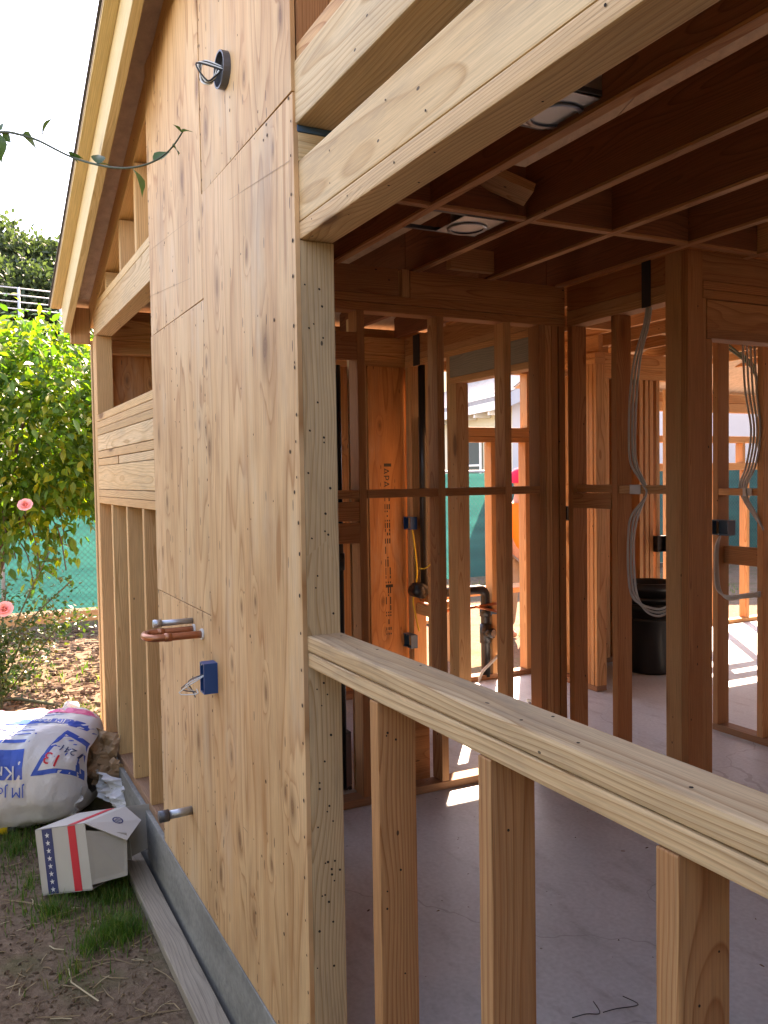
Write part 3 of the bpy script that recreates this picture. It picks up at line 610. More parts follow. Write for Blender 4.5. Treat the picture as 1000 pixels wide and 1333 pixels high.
# far side walls of the house (out of sight, they keep the rooms closed)
wz = thing('exterior_wall', 'plywood sheathed back wall closing the rooms on the far side', 'wall', (0, 9.45, 0))
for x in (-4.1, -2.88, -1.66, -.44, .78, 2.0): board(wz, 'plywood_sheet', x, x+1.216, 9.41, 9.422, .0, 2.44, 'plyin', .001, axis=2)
wy = thing('exterior_wall', 'plywood sheathed end wall of the kitchen beyond the window', 'wall', (3.0, 4, 0))
for y in (.1, 1.32, 2.54, 3.76, 4.98, 6.2, 7.42): board(wy, 'plywood_sheet', 3.02, 3.032, y, y+1.216, .0, 2.44, 'plyin', .001, axis=2)

# ------------------------------------------------------------------ fittings on and in the walls
def ngon_disc(q, c, n, r, seg=16, mi=0):
    c, n = Vector(c), Vector(n).normalized(); u = n.orthogonal().normalized(); v = n.cross(u)
    q.add([c+u*r*math.cos(2*math.pi*k/seg)+v*r*math.sin(2*math.pi*k/seg) for k in range(seg)], [tuple(range(seg))], mi)
def ebox(label, c, sx, sy, sz, open_dir, mat, cat='electrical box', name='electrical_box', wires=0):
    """open-fronted plastic box: c centre, open_dir one of '-y','+x'"""
    t = thing(name, label, cat, (c[0], c[1], c[2]-sz/2)); k = .004; x, y, z = c
    q = MB()
    q.box((x-sx/2, y-sy/2, z-sz/2), (x+sx/2, y+sy/2, z-sz/2+k)); q.box((x-sx/2, y-sy/2, z+sz/2-k), (x+sx/2, y+sy/2, z+sz/2))
    if open_dir == '-y':
        q.box((x-sx/2, y-sy/2, z-sz/2+k), (x-sx/2+k, y+sy/2, z+sz/2-k)); q.box((x+sx/2-k, y-sy/2, z-sz/2+k), (x+sx/2, y+sy/2, z+sz/2-k)); q.box((x-sx/2+k, y+sy/2-k, z-sz/2+k), (x+sx/2-k, y+sy/2, z+sz/2-k))
    else:
        q.box((x-sx/2, y-sy/2, z-sz/2+k), (x+sx/2, y-sy/2+k, z+sz/2-k)); q.box((x-sx/2, y+sy/2-k, z-sz/2+k), (x+sx/2, y+sy/2, z+sz/2-k)); q.box((x-sx/2, y-sy/2+k, z-sz/2+k), (x-sx/2+k, y+sy/2-k, z+sz/2-k))
    q.build('shell', mat, t)
    for s in (-1, 1):
        e = MB(); e.tube([(x, y-sy/2 if open_dir == '-y' else y, z+s*(sz/2-.006)), (x, y-sy/2-.002 if open_dir == '-y' else y, z+s*(sz/2-.006)+.0005)], .003, 6); e.build('screw', 'steel', t)
    for i in range(wires):
        a = Vector((x+random.uniform(-.3, .3)*sx, y-.01, z+sz*.1)); p = [a, a+Vector((-.012, -.05-.012*i, -.02-.01*i)), a+Vector((-.03+.014*i, -.035, -.055)), a+Vector((-.01, -.03, -.075+.01*i))]
        MB().tube(smooth_pts(p, 4), .0019, 6).build('wire', 'white' if i % 2 else 'darksteel', t, True)
    return t
ebox('deep blue plastic electrical box with bare wires on the plywood wall', (-.772, -.036, .858), .05, .046, .098, '-y', 'blue', wires=4)
ebox('small blue electrical box beside the black vent pipe above a yellow cable', (-3.20, 2.04, 1.178), .10, .05, .085, '-y', 'blue')
ebox('grey blue electrical box low on the bathroom stud below a yellow cable', (-3.205, 2.03, .37), .12, .05, .09, '-y', 'bluegrey')
ebox('blue electrical box on a stud of the wall behind the wide doorway', (-1.515, 3.13, 1.18), .13, .06, .085, '-y', 'bluegrey')
ebox('black electrical box with white outlet on pale plywood', (-2.86, 3.12, 1.22), .06, .05, .10, '-y', 'black', wires=1)
ebox('square black electrical box above the bin on orange studs', (-3.24, 4.38, .92), .05, .12, .13, '+x', 'black')
# round fixture box high on the plywood
t = thing('round_fixture_box', 'round black fixture box with loops of white and black wire on plywood', 'fixture box', (-.52, -.03, 2.62))
q = MB(); seg = 28; prof = [(.052, -.0125), (.052, -.034), (.047, -.034), (.045, -.016), (.0, -.016)]
vs = []; fs = []
for r_, y_ in prof:
    for k in range(seg): vs.append((-.52+r_*math.cos(2*math.pi*k/seg), y_, 2.676+r_*math.sin(2*math.pi*k/seg)))
for i in range(len(prof)-1):
    for k in range(seg): fs.append((i*seg+k, (i+1)*seg+k, (i+1)*seg+(k+1) % seg, i*seg+(k+1) % seg))
q.add(vs, fs); q.build('shell', 'darksteel', t)
for i, mt in enumerate(('white', 'black', 'white', 'black')):
    a = Vector((-.53+.01*i, -.02, 2.69-.008*i)); MB().tube(smooth_pts([a, a+Vector((-.03, -.045-.01*i, .02)), a+Vector((-.045+.01*i, -.05, -.03)), a+Vector((-.005, -.03, -.05+.01*i)), a+Vector((.01, -.018, -.01))], 6), .0026, 6).build('wire', mt, t, True)
# copper loop and galvanised pipe
t = thing('copper_pipe_loop', 'copper water pipe bent into a loop sticking out of the plywood wall', 'pipe', (-1.0, -.02, .95))
za = .972
def ring(q, c, r0, seg=14): q.tube([Vector(c)+Vector((0, .0, 0)), Vector(c)+Vector((0, -.006, 0))], r0, seg)
loop = [(-1.035, -.010, za), (-1.035, -.14, za)] + [(-1.035+.055-.055*math.cos(a), -.16-.035*math.sin(a), za) for a in [i*math.pi/10 for i in range(1, 10)]] + [(-.925, -.14, za), (-.925, -.010, za)]
MB().tube(smooth_pts(loop, 3), .0125, 12).build('tube', 'copper', t, True)
for x in (-1.035, -.925):
    q = MB(); ring(q, (x, -.0128, za), .019); q.build('escutcheon', 'white', t)
    q = MB(); q.tube([(x, -.118, za), (x, -.142, za)], .0145, 12); q.build('elbow_joint', 'copper', t, True)
t = thing('galvanised_pipe_stub', 'thin grey galvanised pipe resting on the copper loop', 'pipe', (-1.05, -.02, .98))
MB().tube([(-1.06, -.008, .9985), (-1.06, -.125, .9985)], .0105, 12).build('tube', 'steel', t, True); MB().tube([(-1.06, -.122, .9985), (-1.06, -.15, .9985)], .0145, 12).build('cap', 'steel', t, True)
t = thing('steel_pipe_stub', 'dark steel pipe stub with cap jutting from the base of the plywood wall', 'pipe', (-1.137, -.02, .26))
MB().tube([(-1.137, -.008, .292), (-1.137, -.10, .290)], .0155, 14).build('tube', 'steel', t, True); MB().tube([(-1.137, -.096, .290), (-1.137, -.132, .289)], .0215, 14).build('cap', 'darksteel', t, True)
# recessed light housings
def can(label, u, v):
    P = onZ(u, v, 2.452); t = thing('recessed_light_housing', label, 'light fitting', (P.x, P.y, 2.45), 'recessed light housings in the ceiling')
    q = MB(); r = .066
    q.lathe([(r, 2.448), (r-.003, 2.448), (r-.004, 2.56), (.0, 2.562)], (P.x, P.y, 0), 28); q.build('can', 'darksteel', t, True)
    q = MB(); q.lathe([(r-.002, 2.446), (r+.012, 2.446), (r+.012, 2.450), (r-.002, 2.450)], (P.x, P.y, 0), 28); q.build('rim', 'steel', t, True)
    y0 = max([y for y in jy if y < P.y])+.04; y1 = y0+.365
    q = MB(); q.box((P.x-.085, P.y-.09, 2.4525), (P.x+.13, P.y+.09, 2.455)); q.build('mounting_plate', 'steel', t)
    for dx in (-.105, .12):
        q = MB(); q.box((P.x+dx, y0, 2.456), (P.x+dx+.018, y1, 2.47)); q.build('hanger_bar', 'darksteel', t)
    q = MB(); q.box((P.x+.07, P.y-.05, 2.456), (P.x+.135, P.y+.05, 2.54)); q.build('junction_box', 'steel', t)
can('round recessed light housing beside the cross blocking in the dark ceiling', 608, 297)
can('round recessed light housing close behind the pale window header', 722, 150)

def cable(label, pts, r, mat='wire', group=None, name='electrical_cable'):
    ob = MB().tube(smooth_pts(pts, 7), r, 8).build(name, mat, None, True); return tag(ob, label, 'cable', group)
for i in range(3):
    d = i*.013; j = random.uniform(-1, 1); px = [(842+i*3, 400), (838+i*3, 425), (826+i*4, 468+j*3), (820+i*4.4, 520), (819+i*4.2+j, 575), (822+i*4+j, 605), (838+i*1.5, 632), (841, 645), (822+i*4.5, 672), (818+i*4+j, 700), (818+i*4, 745), (823+i*3.5, 776), (838+i*2, 788+i*4), (858, 793+i*4.5), (872, 788+i*4)]
    cable('grey electrical cable hanging in a long loop beside the corner post', [onY(u, v, 2.058+.012*(i % 2)+.004*i) for u, v in px], .0052, group='cables by the corner post')
for i in range(4):
    px = [(982-i*5, 440), (985-i*5, 505), (990-i*4, 560), (984-i*4, 605), (972-i*3, 632), (974-i*2, 650), (984-i*1.5, 668), (994, 690)]
    cable('grey electrical cable running down beside the far stud behind the doorway', [onY(u, v, 3.145+.008*i) for u, v in px], .006, group='cables on the far stud')
for i in range(3):
    px = [(938, 697), (932+i*1.5, 712), (931+i*2, 745), (934+i*2, 768), (948, 776+i*2), (968, 774+i*2), (990, 771+i*2.5)]
    cable('grey electrical cable drooping from the blue box to the next stud', [onY(u, v, 3.125+.007*i) for u, v in px], .0058, group='cables below the blue box')
cable('yellow cable running down the stud between two blue boxes', [onY(u, v, 2.03) for u, v in ((537, 690), (541, 720), (543, 750), (538, 780), (541, 800), (546, 822))], .006, 'ywire')
cable('short white cable crossing in front of the black vent pipe', [onY(u, v, 2.02) for u, v in ((546, 740), (553, 740), (560, 735))], .005, 'ywire')
cable('white cable tail curving off the bathroom door plate onto the slab', [(-2.4, 2.45, .05), (-2.3, 2.35, .12), (-2.22, 2.38, .10), (-2.25, 2.3, .012), (-2.4, 2.2, .012)], .008)
cable('thin grey pipe rising from the slab beside the black drain', [onX(u, v, -3.25) for u, v in ((623, 890), (628, 875), (640, 862), (652, 850))], .011, 'wire')
for i in range(3):
    cable('dark cable looping across the orange joists of the back room', [onX(u, v, -2.6-.2*i) for u, v in ((940+8*i, 448), (960+4*i, 462), (978+2*i, 478), (988, 500+i*5))], .009, 'twig', 'cables across the back room ceiling')

# plumbing
def pipe(q, pts, r, seg=14): q.tube(pts, r, seg)
t = thing('vent_pipe', 'tall black plastic vent pipe rising beside the plywood bathroom wall', 'pipe', (-3.08, 2.11, .7))
MB().tube([(-3.09, 2.095, .74), (-3.09, 2.095, 2.236)], .036, 16).build('riser', 'abs', t, True); MB().tube([(-3.09, 2.0, .74), (-3.09, 2.15, .74)], .042, 14).build('elbow', 'abs', t, True); MB().tube([(-3.16, 2.03, .72), (-3.02, 2.03, .72)], .04, 14).build('trap', 'abs', t, True)
t = thing('drain_pipe', 'black plastic drain with elbow and tee standing in the far exterior wall', 'pipe', (-3.3, 2.71, 0))
el = [(-3.30, 2.34, .665), (-3.30, 2.66, .665)] + [(-3.30, 2.66+.05*math.sin(a), .615+.05*math.cos(a)) for a in (.4, .8, 1.2, 1.57)] + [(-3.30, 2.71, .02)]
MB().tube(el, .034, 16).build('riser', 'abs', t, True); MB().tube([(-3.30, 2.71, .27), (-3.30, 2.71, .41)], .043, 16).build('tee', 'abs', t, True); MB().tube([(-3.30, 2.71, .345), (-3.235, 2.735, .345)], .037, 16).build('cleanout', 'abs', t, True)
q = MB(); ngon_disc(q, (-3.233, 2.736, .345), (1, .35, 0), .028); q.build('cleanout_plug', 'steel', t); MB().tube([(-3.3, 2.71, .50), (-3.3, 2.86, .485)], .033, 14).build('branch', 'bluegrey', t, True); MB().tube([(-3.3, 2.71, .535), (-3.3, 2.71, .465)], .042, 14).build('coupling', 'abs', t, True)
t = thing('copper_supply_pipe', 'copper water pipe lying across the drain behind the bathroom doorway', 'pipe', (-3.27, 2.6, .52)); MB().tube([(-3.27, 2.33, .535), (-3.27, 2.80, .555)], .011, 10).build('tube', 'copper', t, True); MB().tube([(-3.262, 2.60, .55), (-3.262, 2.78, .50)], .010, 10).build('branch', 'copper', t, True)
t = thing('vent_pipe', 'black plastic pipe behind the kitchen partition beside the window jamb', 'pipe', (-1.76, .86, 0)); MB().tube([(-1.76, .862, .02), (-1.76, .862, 2.02)], .026, 14).build('riser', 'abs', t, True); MB().tube([(-1.76, .862, 1.06), (-1.76, .862, 1.14)], .032, 14).build('coupling', 'abs', t, True)
wp = thing('plumbing_wall', 'pale stud and backing boards standing behind the kitchen partition', 'wall', (-1.72, .95, 0))
board(wp, 'stud', -1.76, -1.722, .925, .975, .0, 2.235, 'firpale'); board(wp, 'backing_board', -1.90, -1.79, .80, .812, .3, 2.0, 'firred')
# bathtub
t = thing('bathtub', 'dull brown bathtub with rounded rim seen low under the kitchen sill', 'bathtub', (-2.3, .47, 0))
bm = bmesh.new(); bmesh.ops.create_cube(bm, size=1)
for v in bm.verts: v.co = Vector((v.co.x*1.32, v.co.y*.74, v.co.z*.30))
top = [f for f in bm.faces if f.normal.z > .9]; r_ = bmesh.ops.inset_region(bm, faces=top, thickness=.055); bmesh.ops.translate(bm, verts=list({v for f in top for v in f.verts}), vec=(0, 0, -.24))
bmesh.ops.bevel(bm, geom=bm.edges[:], offset=.022, segments=3, affect='EDGES'); me = bpy.data.meshes.new('basin'); bm.to_mesh(me); bm.free(); me.materials.append(M['tub'])
ob = bpy.data.objects.new('basin', me); COL.objects.link(ob); ob.location = (-2.40, .545, .151); par(ob, t)
q = MB(); q.box((-3.0, .90, .0), (-1.76, .913, .02)); q.build('skirt', 'tub', t)
# plywood offcut leaning behind the partition
t = board(None, 'plywood_offcut', -1.69, -1.678, 1.06, 1.30, .001, .32, 'plyin', .001, axis=1); tag(t, 'small plywood offcut standing on the slab behind the partition bottom plate', 'offcut')

q2 = MB()
for _ in range(90):
    x, y = random.uniform(-1.4, 2.2), random.uniform(.2, 2.6); a = random.uniform(0, 6.28); L = random.uniform(.002, .009); d = Vector((math.cos(a), math.sin(a), 0))*L; b = Vector((-d.y, d.x, 0))*random.uniform(.15, .5); c = Vector((x, y, .0015))
    q2.add([c-d-b, c+d-b, c+d+b, c-d+b, c+Vector((0, 0, random.uniform(.001, .004)))], [(0, 1, 4), (1, 2, 4), (2, 3, 4), (3, 0, 4)])
tag(q2.build('sawdust_scraps', 'chip'), 'small wood scraps and sawdust scattered on the slab', 'scraps', kind='stuff')
for i, (u, v) in enumerate(((745, 1325), (785, 1318))):
    P = onZ(u, v, .006); tag(MB().tube(smooth_pts([P, P+Vector((.01, .04, .004)), P+Vector((.02, .08+.03*i, .0)), P+Vector((-.03, .10, .0))], 5), .0013, 6).build('wire_scrap', 'black', None, True), ('short bent black wire scrap on the slab', 'longer bent black wire scrap on the slab')[i], 'wire scrap')
# black bins, one inside the other
BX, BY = -2.90, 3.93
def bin_(label, z0, hgt, r0, r1, handle):
    t = thing('trash_bin', label, 'bin', (BX, BY, z0), 'stacked black bins')
    q = MB(); q.lathe([(0, z0), (r0, z0), (r0*1.01, z0+.02), (r1, z0+hgt-.05), (r1+.012, z0+hgt-.05), (r1+.014, z0+hgt), (r1, z0+hgt+.004), (r1-.008, z0+hgt-.01), (r0-.006, z0+.03), (0, z0+.03)], (BX, BY, 0), 32); q.build('body', 'black', t, True)
    q = MB(); q.lathe([(r1+.001, z0+hgt-.12), (r1+.016, z0+hgt-.12), (r1+.018, z0+hgt-.105), (r1+.003, z0+hgt-.10)], (BX, BY, 0), 32); q.build('lip', 'black', t, True)
    for a in (R(215), R(35)):
        c = Vector((BX+math.cos(a)*(r1+.02), BY+math.sin(a)*(r1+.02), z0+hgt-.035)); n = Vector((-math.sin(a), math.cos(a), 0)); o = Vector((math.cos(a), math.sin(a), 0))
        q = MB(); q.tube(smooth_pts([c-n*.07, c-n*.06+o*.03-Vector((0,0,.02)), c+n*.06+o*.03-Vector((0,0,.02)), c+n*.07], 3), .014, 8); q.build('handle', 'black', t, True)
bin_('black plastic bin standing on the slab under another bin', 0.001, .52, .165, .195, True)
bin_('black plastic bin nested into the bin below it', .155, .52, .168, .198, True)

# ------------------------------------------------------------------ outside: plank, carton, bag, tools
pl = board(None, 'weathered_plank', -2.15, .9, -.122, -.034, -.243, -.205, 'grey', .004); tag(pl, 'weathered grey plank lying on the dirt along the concrete foundation', 'plank')

# postal carton, tipped and open
bc = thing('open_carton', 'open white postal carton with red stripe and navy star band on the dirt', 'box', (-1.9, -.31, GZ))
def frame(o, yaw, pitch=0, roll=0):
    return Matrix.Translation(o) @ Matrix.Rotation(yaw, 4, 'Z') @ Matrix.Rotation(pitch, 4, 'Y') @ Matrix.Rotation(roll, 4, 'X')
# local: X = width of printed face (0..W), Y = depth away, Z = height; printed face at y=0
BW, BD, BH = .25, .30, .27
bo = onZ(55, 1166, GZ); BF = frame((bo.x, bo.y, GZ+.0), R(48), R(-12), R(-8))
def bquad(name, pts, mat, th=.003, off=0):
    p = [BF @ Vector(q) for q in pts]; n = (p[1]-p[0]).cross(p[2]-p[0]).normalized()
    q = MB(); k = len(p); q.add([a+n*off for a in p]+[a+n*(off-th) for a in p], [tuple(range(k)), tuple(range(2*k-1, k-1, -1))]+[(i, (i+1) % k, k+(i+1) % k, k+i) for i in range(k)][::1]); return q.build(name, mat, bc)
bquad('front_panel', [(0,0,0),(BW,0,0),(BW,0,BH),(0,0,BH)], 'card'); bquad('back_panel', [(BW,BD,0),(0,BD,0),(0,BD,BH),(BW,BD,BH)], 'card')
bquad('side_panel', [(0,BD,0),(0,0,0),(0,0,BH),(0,BD,BH)], 'card'); bquad('bottom_panel', [(0,0,.002),(0,BD,.002),(BW,BD,.002),(BW,0,.002)], 'cardin')
bquad('top_panel', [(0,0,BH),(BW,0,BH),(BW,BD*.98,BH),(0,BD*.98,BH)], 'card')
fa = bquad('flap', [(BW,0,BH),(BW+.155,.055,BH-.10),(BW+.125,.22,BH-.055),(BW,BD,BH)], 'card')
bquad('flap', [(BW,.0,.02),(BW+.14,.05,.03),(BW+.14,.08,BH*.72),(BW,.0,BH-.03)], 'cardin'); bquad('flap', [(BW,BD,.05),(BW+.13,BD+.07,.09),(BW+.12,BD+.06,BH*.95),(BW,BD,BH)], 'cardin')
bquad('navy_band', [(.035,0,0.003),(.085,0,.003),(.085,0,BH-.003),(.035,0,BH-.003)], 'navy', .0012, .0016)
bquad('red_stripe', [(.165,0,.003),(.202,0,.003),(.202,0,BH-.003),(.165,0,BH-.003)], 'redp', .0012, .0016); bquad('red_stripe', [(.165,.003,BH),(.202,.003,BH),(.202,BD*.95,BH),(.165,BD*.95,BH)], 'redp', .0012, .0016)
for i in range(8):
    z = .02+i*.0315; pts = []
    for k in range(10):
        a = math.pi/2+k*math.pi/5; rr = .0125 if k % 2 == 0 else .005; pts.append((.06+rr*math.cos(a), 0, z+rr*math.sin(a)))
    c = BF @ Vector((.06, -.0022, z)); q = MB(); q.add([c]+[BF @ Vector((a, -.0022, b)) for a, _, b in pts], [(0, 1+k, 1+(k+1) % 10) for k in range(10)]); q.build('star', 'white', bc)
# round postal emblem on the flap: ring with bars
fc = [Vector((BW,0,BH)), Vector((BW+.155,.055,BH-.10)), Vector((BW+.125,.22,BH-.055)), Vector((BW,BD,BH))]; ctr = fc[0]*.3+fc[1]*.25+fc[2]*.2+fc[3]*.25
u_ = (fc[1]-fc[0]).normalized(); n_ = u_.cross(fc[2]-fc[1]).normalized(); n_ = n_ if n_.z > 0 else -n_; v_ = n_.cross(u_)
q = MB(); sg = 20
q.add([BF @ (ctr+u_*r_*math.cos(2*math.pi*k/sg)+v_*r_*math.sin(2*math.pi*k/sg)+n_*.010) for r_ in (.024, .018) for k in range(sg)], [(k, (k+1) % sg, sg+(k+1) % sg, sg+k) for k in range(sg)])
for a in (-.010, 0, .010): q.add([BF @ (ctr+u_*x_+v_*y_+n_*.010) for x_, y_ in ((-.014, a-.003), (.014, a-.001), (.012, a+.003), (-.012, a+.002))], [(0, 1, 2, 3)])
q.build('emblem', 'navy', bc)

# insulation bag
bgx = Vector((.42, .90, 0)).normalized(); bgc = Vector((-3.02, -.72, GZ+.25))
bt = thing('insulation_bag', 'white plastic insulation bag with blue print and torn open end', 'bag', (bgc.x, bgc.y, GZ))
bperp = Vector((bgx.y, -bgx.x, 0)); bup = Vector((0, 0, 1)); NU, NV = 60, 56
q = MB(); grid = []
for i in range(NU+1):
    s_ = -1+2*i/NU; row = []
    taper = (1-abs(s_)**5)**.5 if abs(s_) < 1 else 0.0; taper = max(taper, .0)
    for j in range(NV):
        a = 2*math.pi*j/NV; ca, sa = math.cos(a), math.sin(a); ex = .62
        px = math.copysign(abs(ca)**ex, ca)*.36; pz = math.copysign(abs(sa)**ex, sa)*.275
        k_ = (.45+.55*taper) if s_ > 0 else (.35+.65*taper)
        P = bgc + bgx*(s_*.66) + bperp*(px*k_) + bup*(pz*k_)
        d = noise.noise(P*3.1)*.035 + noise.noise(Vector((P.x*9, P.y*9, P.z*9)))*.018 + abs(noise.noise(P*17))*.012*(1+2*max(0, s_-.4)) - abs(noise.noise(P*6.5))*.035
        n = (bperp*px*.5 + bup*pz).normalized(); P = P + n*d; P.z = max(P.z, GZ+.008+.01*abs(noise.noise(P*5))); row.append(P)
    grid.append(row)
q.v = [p for r_ in grid for p in r_]; q.f = [(i*NV+j, i*NV+(j+1) % NV, (i+1)*NV+(j+1) % NV, (i+1)*NV+j) for i in range(NU) for j in range(NV)] + [tuple(range(NV))]
q.mi = [0]*len(q.f); shell = q.build('plastic_wrap', 'bag', bt, True)
tree = BVHTree.FromPolygons([tuple(v) for v in q.v], q.f)
dn = (bperp*.80+bup*.60).normalized(); du = bgx; dv = dn.cross(du)
if dv.z < 0: dv = -dv
def decal(name, pts, fs, mat, off=.003, parent=bt):
    q2 = MB(); vs = []; ok = []
    for a, b in pts:
        a += .21; o = bgc + du*a + dv*b + dn*1.0; hit = tree.ray_cast(o, -dn)
        ok.append(hit[0] is not None and abs(hit[1].dot(dn)) > .12); vs.append((hit[0] + dn*off) if hit[0] is not None else (bgc+du*a+dv*b))
    q2.add(vs, [f_ for f_ in fs if all(ok[i_] for i_ in f_)]); return q2.build(name, mat, parent) if q2.f else None
def panel(name, a0, a1, b0, b1, mat, off=.003, shear=0.0, n=18):
    pts = [(a0+(a1-a0)*i/n + shear*(b0+(b1-b0)*j/n-b0), b0+(b1-b0)*j/n) for i in range(n+1) for j in range(n+1)]
    return decal(name, pts, [(i*(n+1)+j, (i+1)*(n+1)+j, (i+1)*(n+1)+j+1, i*(n+1)+j+1) for i in range(n) for j in range(n)], mat, off)
def btext(body, size, a, b, mat, rot=math.pi, off=.013):
    vs, fs = text_mesh(body, size); c_, s_ = math.cos(rot), math.sin(rot)
    return decal('lettering', [(a+v.x*c_-v.y*s_, b+v.x*s_+v.y*c_) for v in vs], fs, mat, off)
panel('print_panel', -.40, .205, -.165, -.03, 'bprint'); btext('Kraft-Faced', .085, -.03, -.135, 'white'); btext('Fiber Glass', .055, -.03, -.07, 'white')
panel('print_band', -.50, .22, .005, .022, 'bprint'); btext('JM Johns Manville', .06, .0, -.215, 'bprint')
n_ = 14; tri = [(.24, -.15), (.50, -.11), (.47, .06), (.36, .10)]
pts = []
for i in range(n_+1):
    for j in range(n_+1):
        s_, t_ = i/n_, j/n_; pts.append(tuple(tri[0][k]*(1-s_)*(1-t_)+tri[1][k]*s_*(1-t_)+tri[2][k]*s_*t_+tri[3][k]*(1-s_)*t_ for k in (0, 1)))
decal('print_panel', pts, [(i*(n_+1)+j, (i+1)*(n_+1)+j, (i+1)*(n_+1)+j+1, i*(n_+1)+j+1) for i in range(n_) for j in range(n_)], 'bprint')
tri = [(.272, -.125), (.465, -.095), (.44, .04), (.365, .07)]; pts = []
for i in range(n_+1):
    for j in range(n_+1):
        s_, t_ = i/n_, j/n_; pts.append(tuple(tri[0][k]*(1-s_)*(1-t_)+tri[1][k]*s_*(1-t_)+tri[2][k]*s_*t_+tri[3][k]*(1-s_)*t_ for k in (0, 1)))
decal('print_panel', pts, [(i*(n_+1)+j, (i+1)*(n_+1)+j, (i+1)*(n_+1)+j+1, i*(n_+1)+j+1) for i in range(n_) for j in range(n_)], 'bag', .0045)
btext('13', .085, .335, -.07, 'redp', R(165)); btext('1241', .05, .40, -.015, 'navy', R(165))
for k in range(9): panel('print_line', -.30+.02*random.random(), .18+.16*random.random(), .05+k*.022, .056+k*.022, 'bprint', n=14)
panel('print_band', .02, .44, .135, .185, 'bprint', shear=.6); btext('JM Johns', .05, .24, .16, 'white'); panel('print_band', -.2, .1, .33, .36, 'pprint'); panel('print_band', .12, .42, .25, .30, 'pprint', shear=.5)
panel('print_panel', .44, .60, -.20, -.15, 'bprint', shear=.5)
# torn end: crumpled flaps of plastic and kraft facing
def crumple(name, c, ax, ay, mat, seed, n=14, amp=.05):
    q2 = MB(); c, ax, ay = Vector(c), Vector(ax), Vector(ay); nn = ax.cross(ay).normalized()
    q2.v = [c+ax*(i/n-.5)+ay*(j/n-.5)+nn*amp*(noise.noise(Vector((i*.28, j*.28, seed)))*1.4+abs(noise.noise(Vector((i*.7, j*.7, seed+4))))*.6) + ax*.04*noise.noise(Vector((i*.5, j*.5, seed+9))) for i in range(n+1) for j in range(n+1)]
    q2.f = [(i*(n+1)+j, (i+1)*(n+1)+j, (i+1)*(n+1)+j+1, i*(n+1)+j+1) for i in range(n) for j in range(n)]; q2.mi = [0]*len(q2.f); return q2.build(name, mat, bt, False)
e0 = bgc + bgx*.62
crumple('kraft_facing', e0+Vector((.0, .06, .05)), Vector((.10, .16, -.05)), Vector((-.05, .06, .24)), 'kraft', 2); crumple('kraft_facing', e0+Vector((.06, .10, -.04)), Vector((.14, .08, -.06)), Vector((.0, .06, .17)), 'kraft', 5)
crumple('torn_flap', e0+Vector((.16, .10, -.10)), Vector((.20, .12, -.04)), Vector((-.04, .02, .13)), 'bag', 8); crumple('torn_flap', e0+Vector((.10, -.10, -.10)), Vector((.24, .04, -.03)), Vector((-.03, .06, .16)), 'bag', 11)
crumple('torn_flap', e0+Vector((.24, .20, -.02)), Vector((.10, .06, .03)), Vector((-.02, .0, .12)), 'bag', 13)

# yellow tool handle
P = onZ(4, 1080, GZ+.03); t = thing('yellow_tool', 'yellow handled tool with a black end lying on the grass', 'tool', (P.x, P.y, GZ)); du2 = Vector((.35, .9, 0)).normalized()
MB().tube([P-du2*.22, P+du2*.03], .024, 14).build('handle', 'yellow', t, True); MB().tube([P+du2*.028, P+du2*.035, P+du2*.068, P+du2*.07], [.024, .028, .028, .02], 14).build('end_cap', 'black', t, True)
# hose
hp = [onZ(u, v, GZ+.03) for u, v in ((-60, 905), (-10, 912), (20, 910), (45, 913), (70, 917))]
tag(MB().tube(smooth_pts(hp, 6), .013, 8).build('garden_hose', 'twig', None, True), 'dark green garden hose lying on the mulch behind the bag', 'hose')
for i in range(9):
    u = random.uniform(40, 290); v = random.uniform(860, 900)
P = onZ(97, 947, GZ+.03); q = MB()
bm = bmesh.new(); bmesh.ops.create_icosphere(bm, subdivisions=2, radius=.06)
for v in bm.verts: v.co = v.co*(1+.35*noise.noise(v.co*20)); v.co.z *= .7
me = bpy.data.meshes.new('stone'); bm.to_mesh(me); bm.free(); me.materials.append(M['siding2']); ob = bpy.data.objects.new('stone', me); COL.objects.link(ob); ob.location = onZ(92, 920, GZ+.03); tag(ob, 'pale stone lying on the brown mulch near the house corner', 'stone')

# ------------------------------------------------------------------ ground cover
def blades(name, spots, label, mat, hmin, hmax, wd, lean=.5):
    q2 = MB()
    for x, y in spots:
        z = gh(x, y)-.005; a = random.uniform(0, 6.283); hgt = random.uniform(hmin, hmax); ln = random.uniform(.1, lean)*hgt
        d = Vector((math.cos(a), math.sin(a), 0)); s_ = Vector((-d.y, d.x, 0))*wd*random.uniform(.6, 1.3); b = Vector((x, y, z)); m_ = b+d*ln*.35+Vector((0, 0, hgt*.6)); t_ = b+d*ln+Vector((0, 0, hgt))
        q2.add([b-s_, b+s_, m_+s_*.7, m_-s_*.7, t_], [(0, 1, 2, 3), (3, 2, 4)])
    return tag(q2.build(name, mat, origin=(0, 0, 0)), label, 'grass', kind='stuff')
sp = []
def clump(x, y, r, n):
    for _ in range(n):
        a = random.uniform(0, 6.283); d = r*abs(random.gauss(0, .5)); X, Y = x+d*math.cos(a)*1.3, y+d*math.sin(a)
        if Y < -.13 or X < -3.45: sp.append((X, Y))
c0 = onZ(155, 1215, GZ); clump(c0.x, c0.y, .11, 1900); c0 = onZ(175, 1150, GZ); clump(c0.x, c0.y, .18, 1500); c0 = onZ(120, 1235, GZ); clump(c0.x, c0.y, .10, 260)
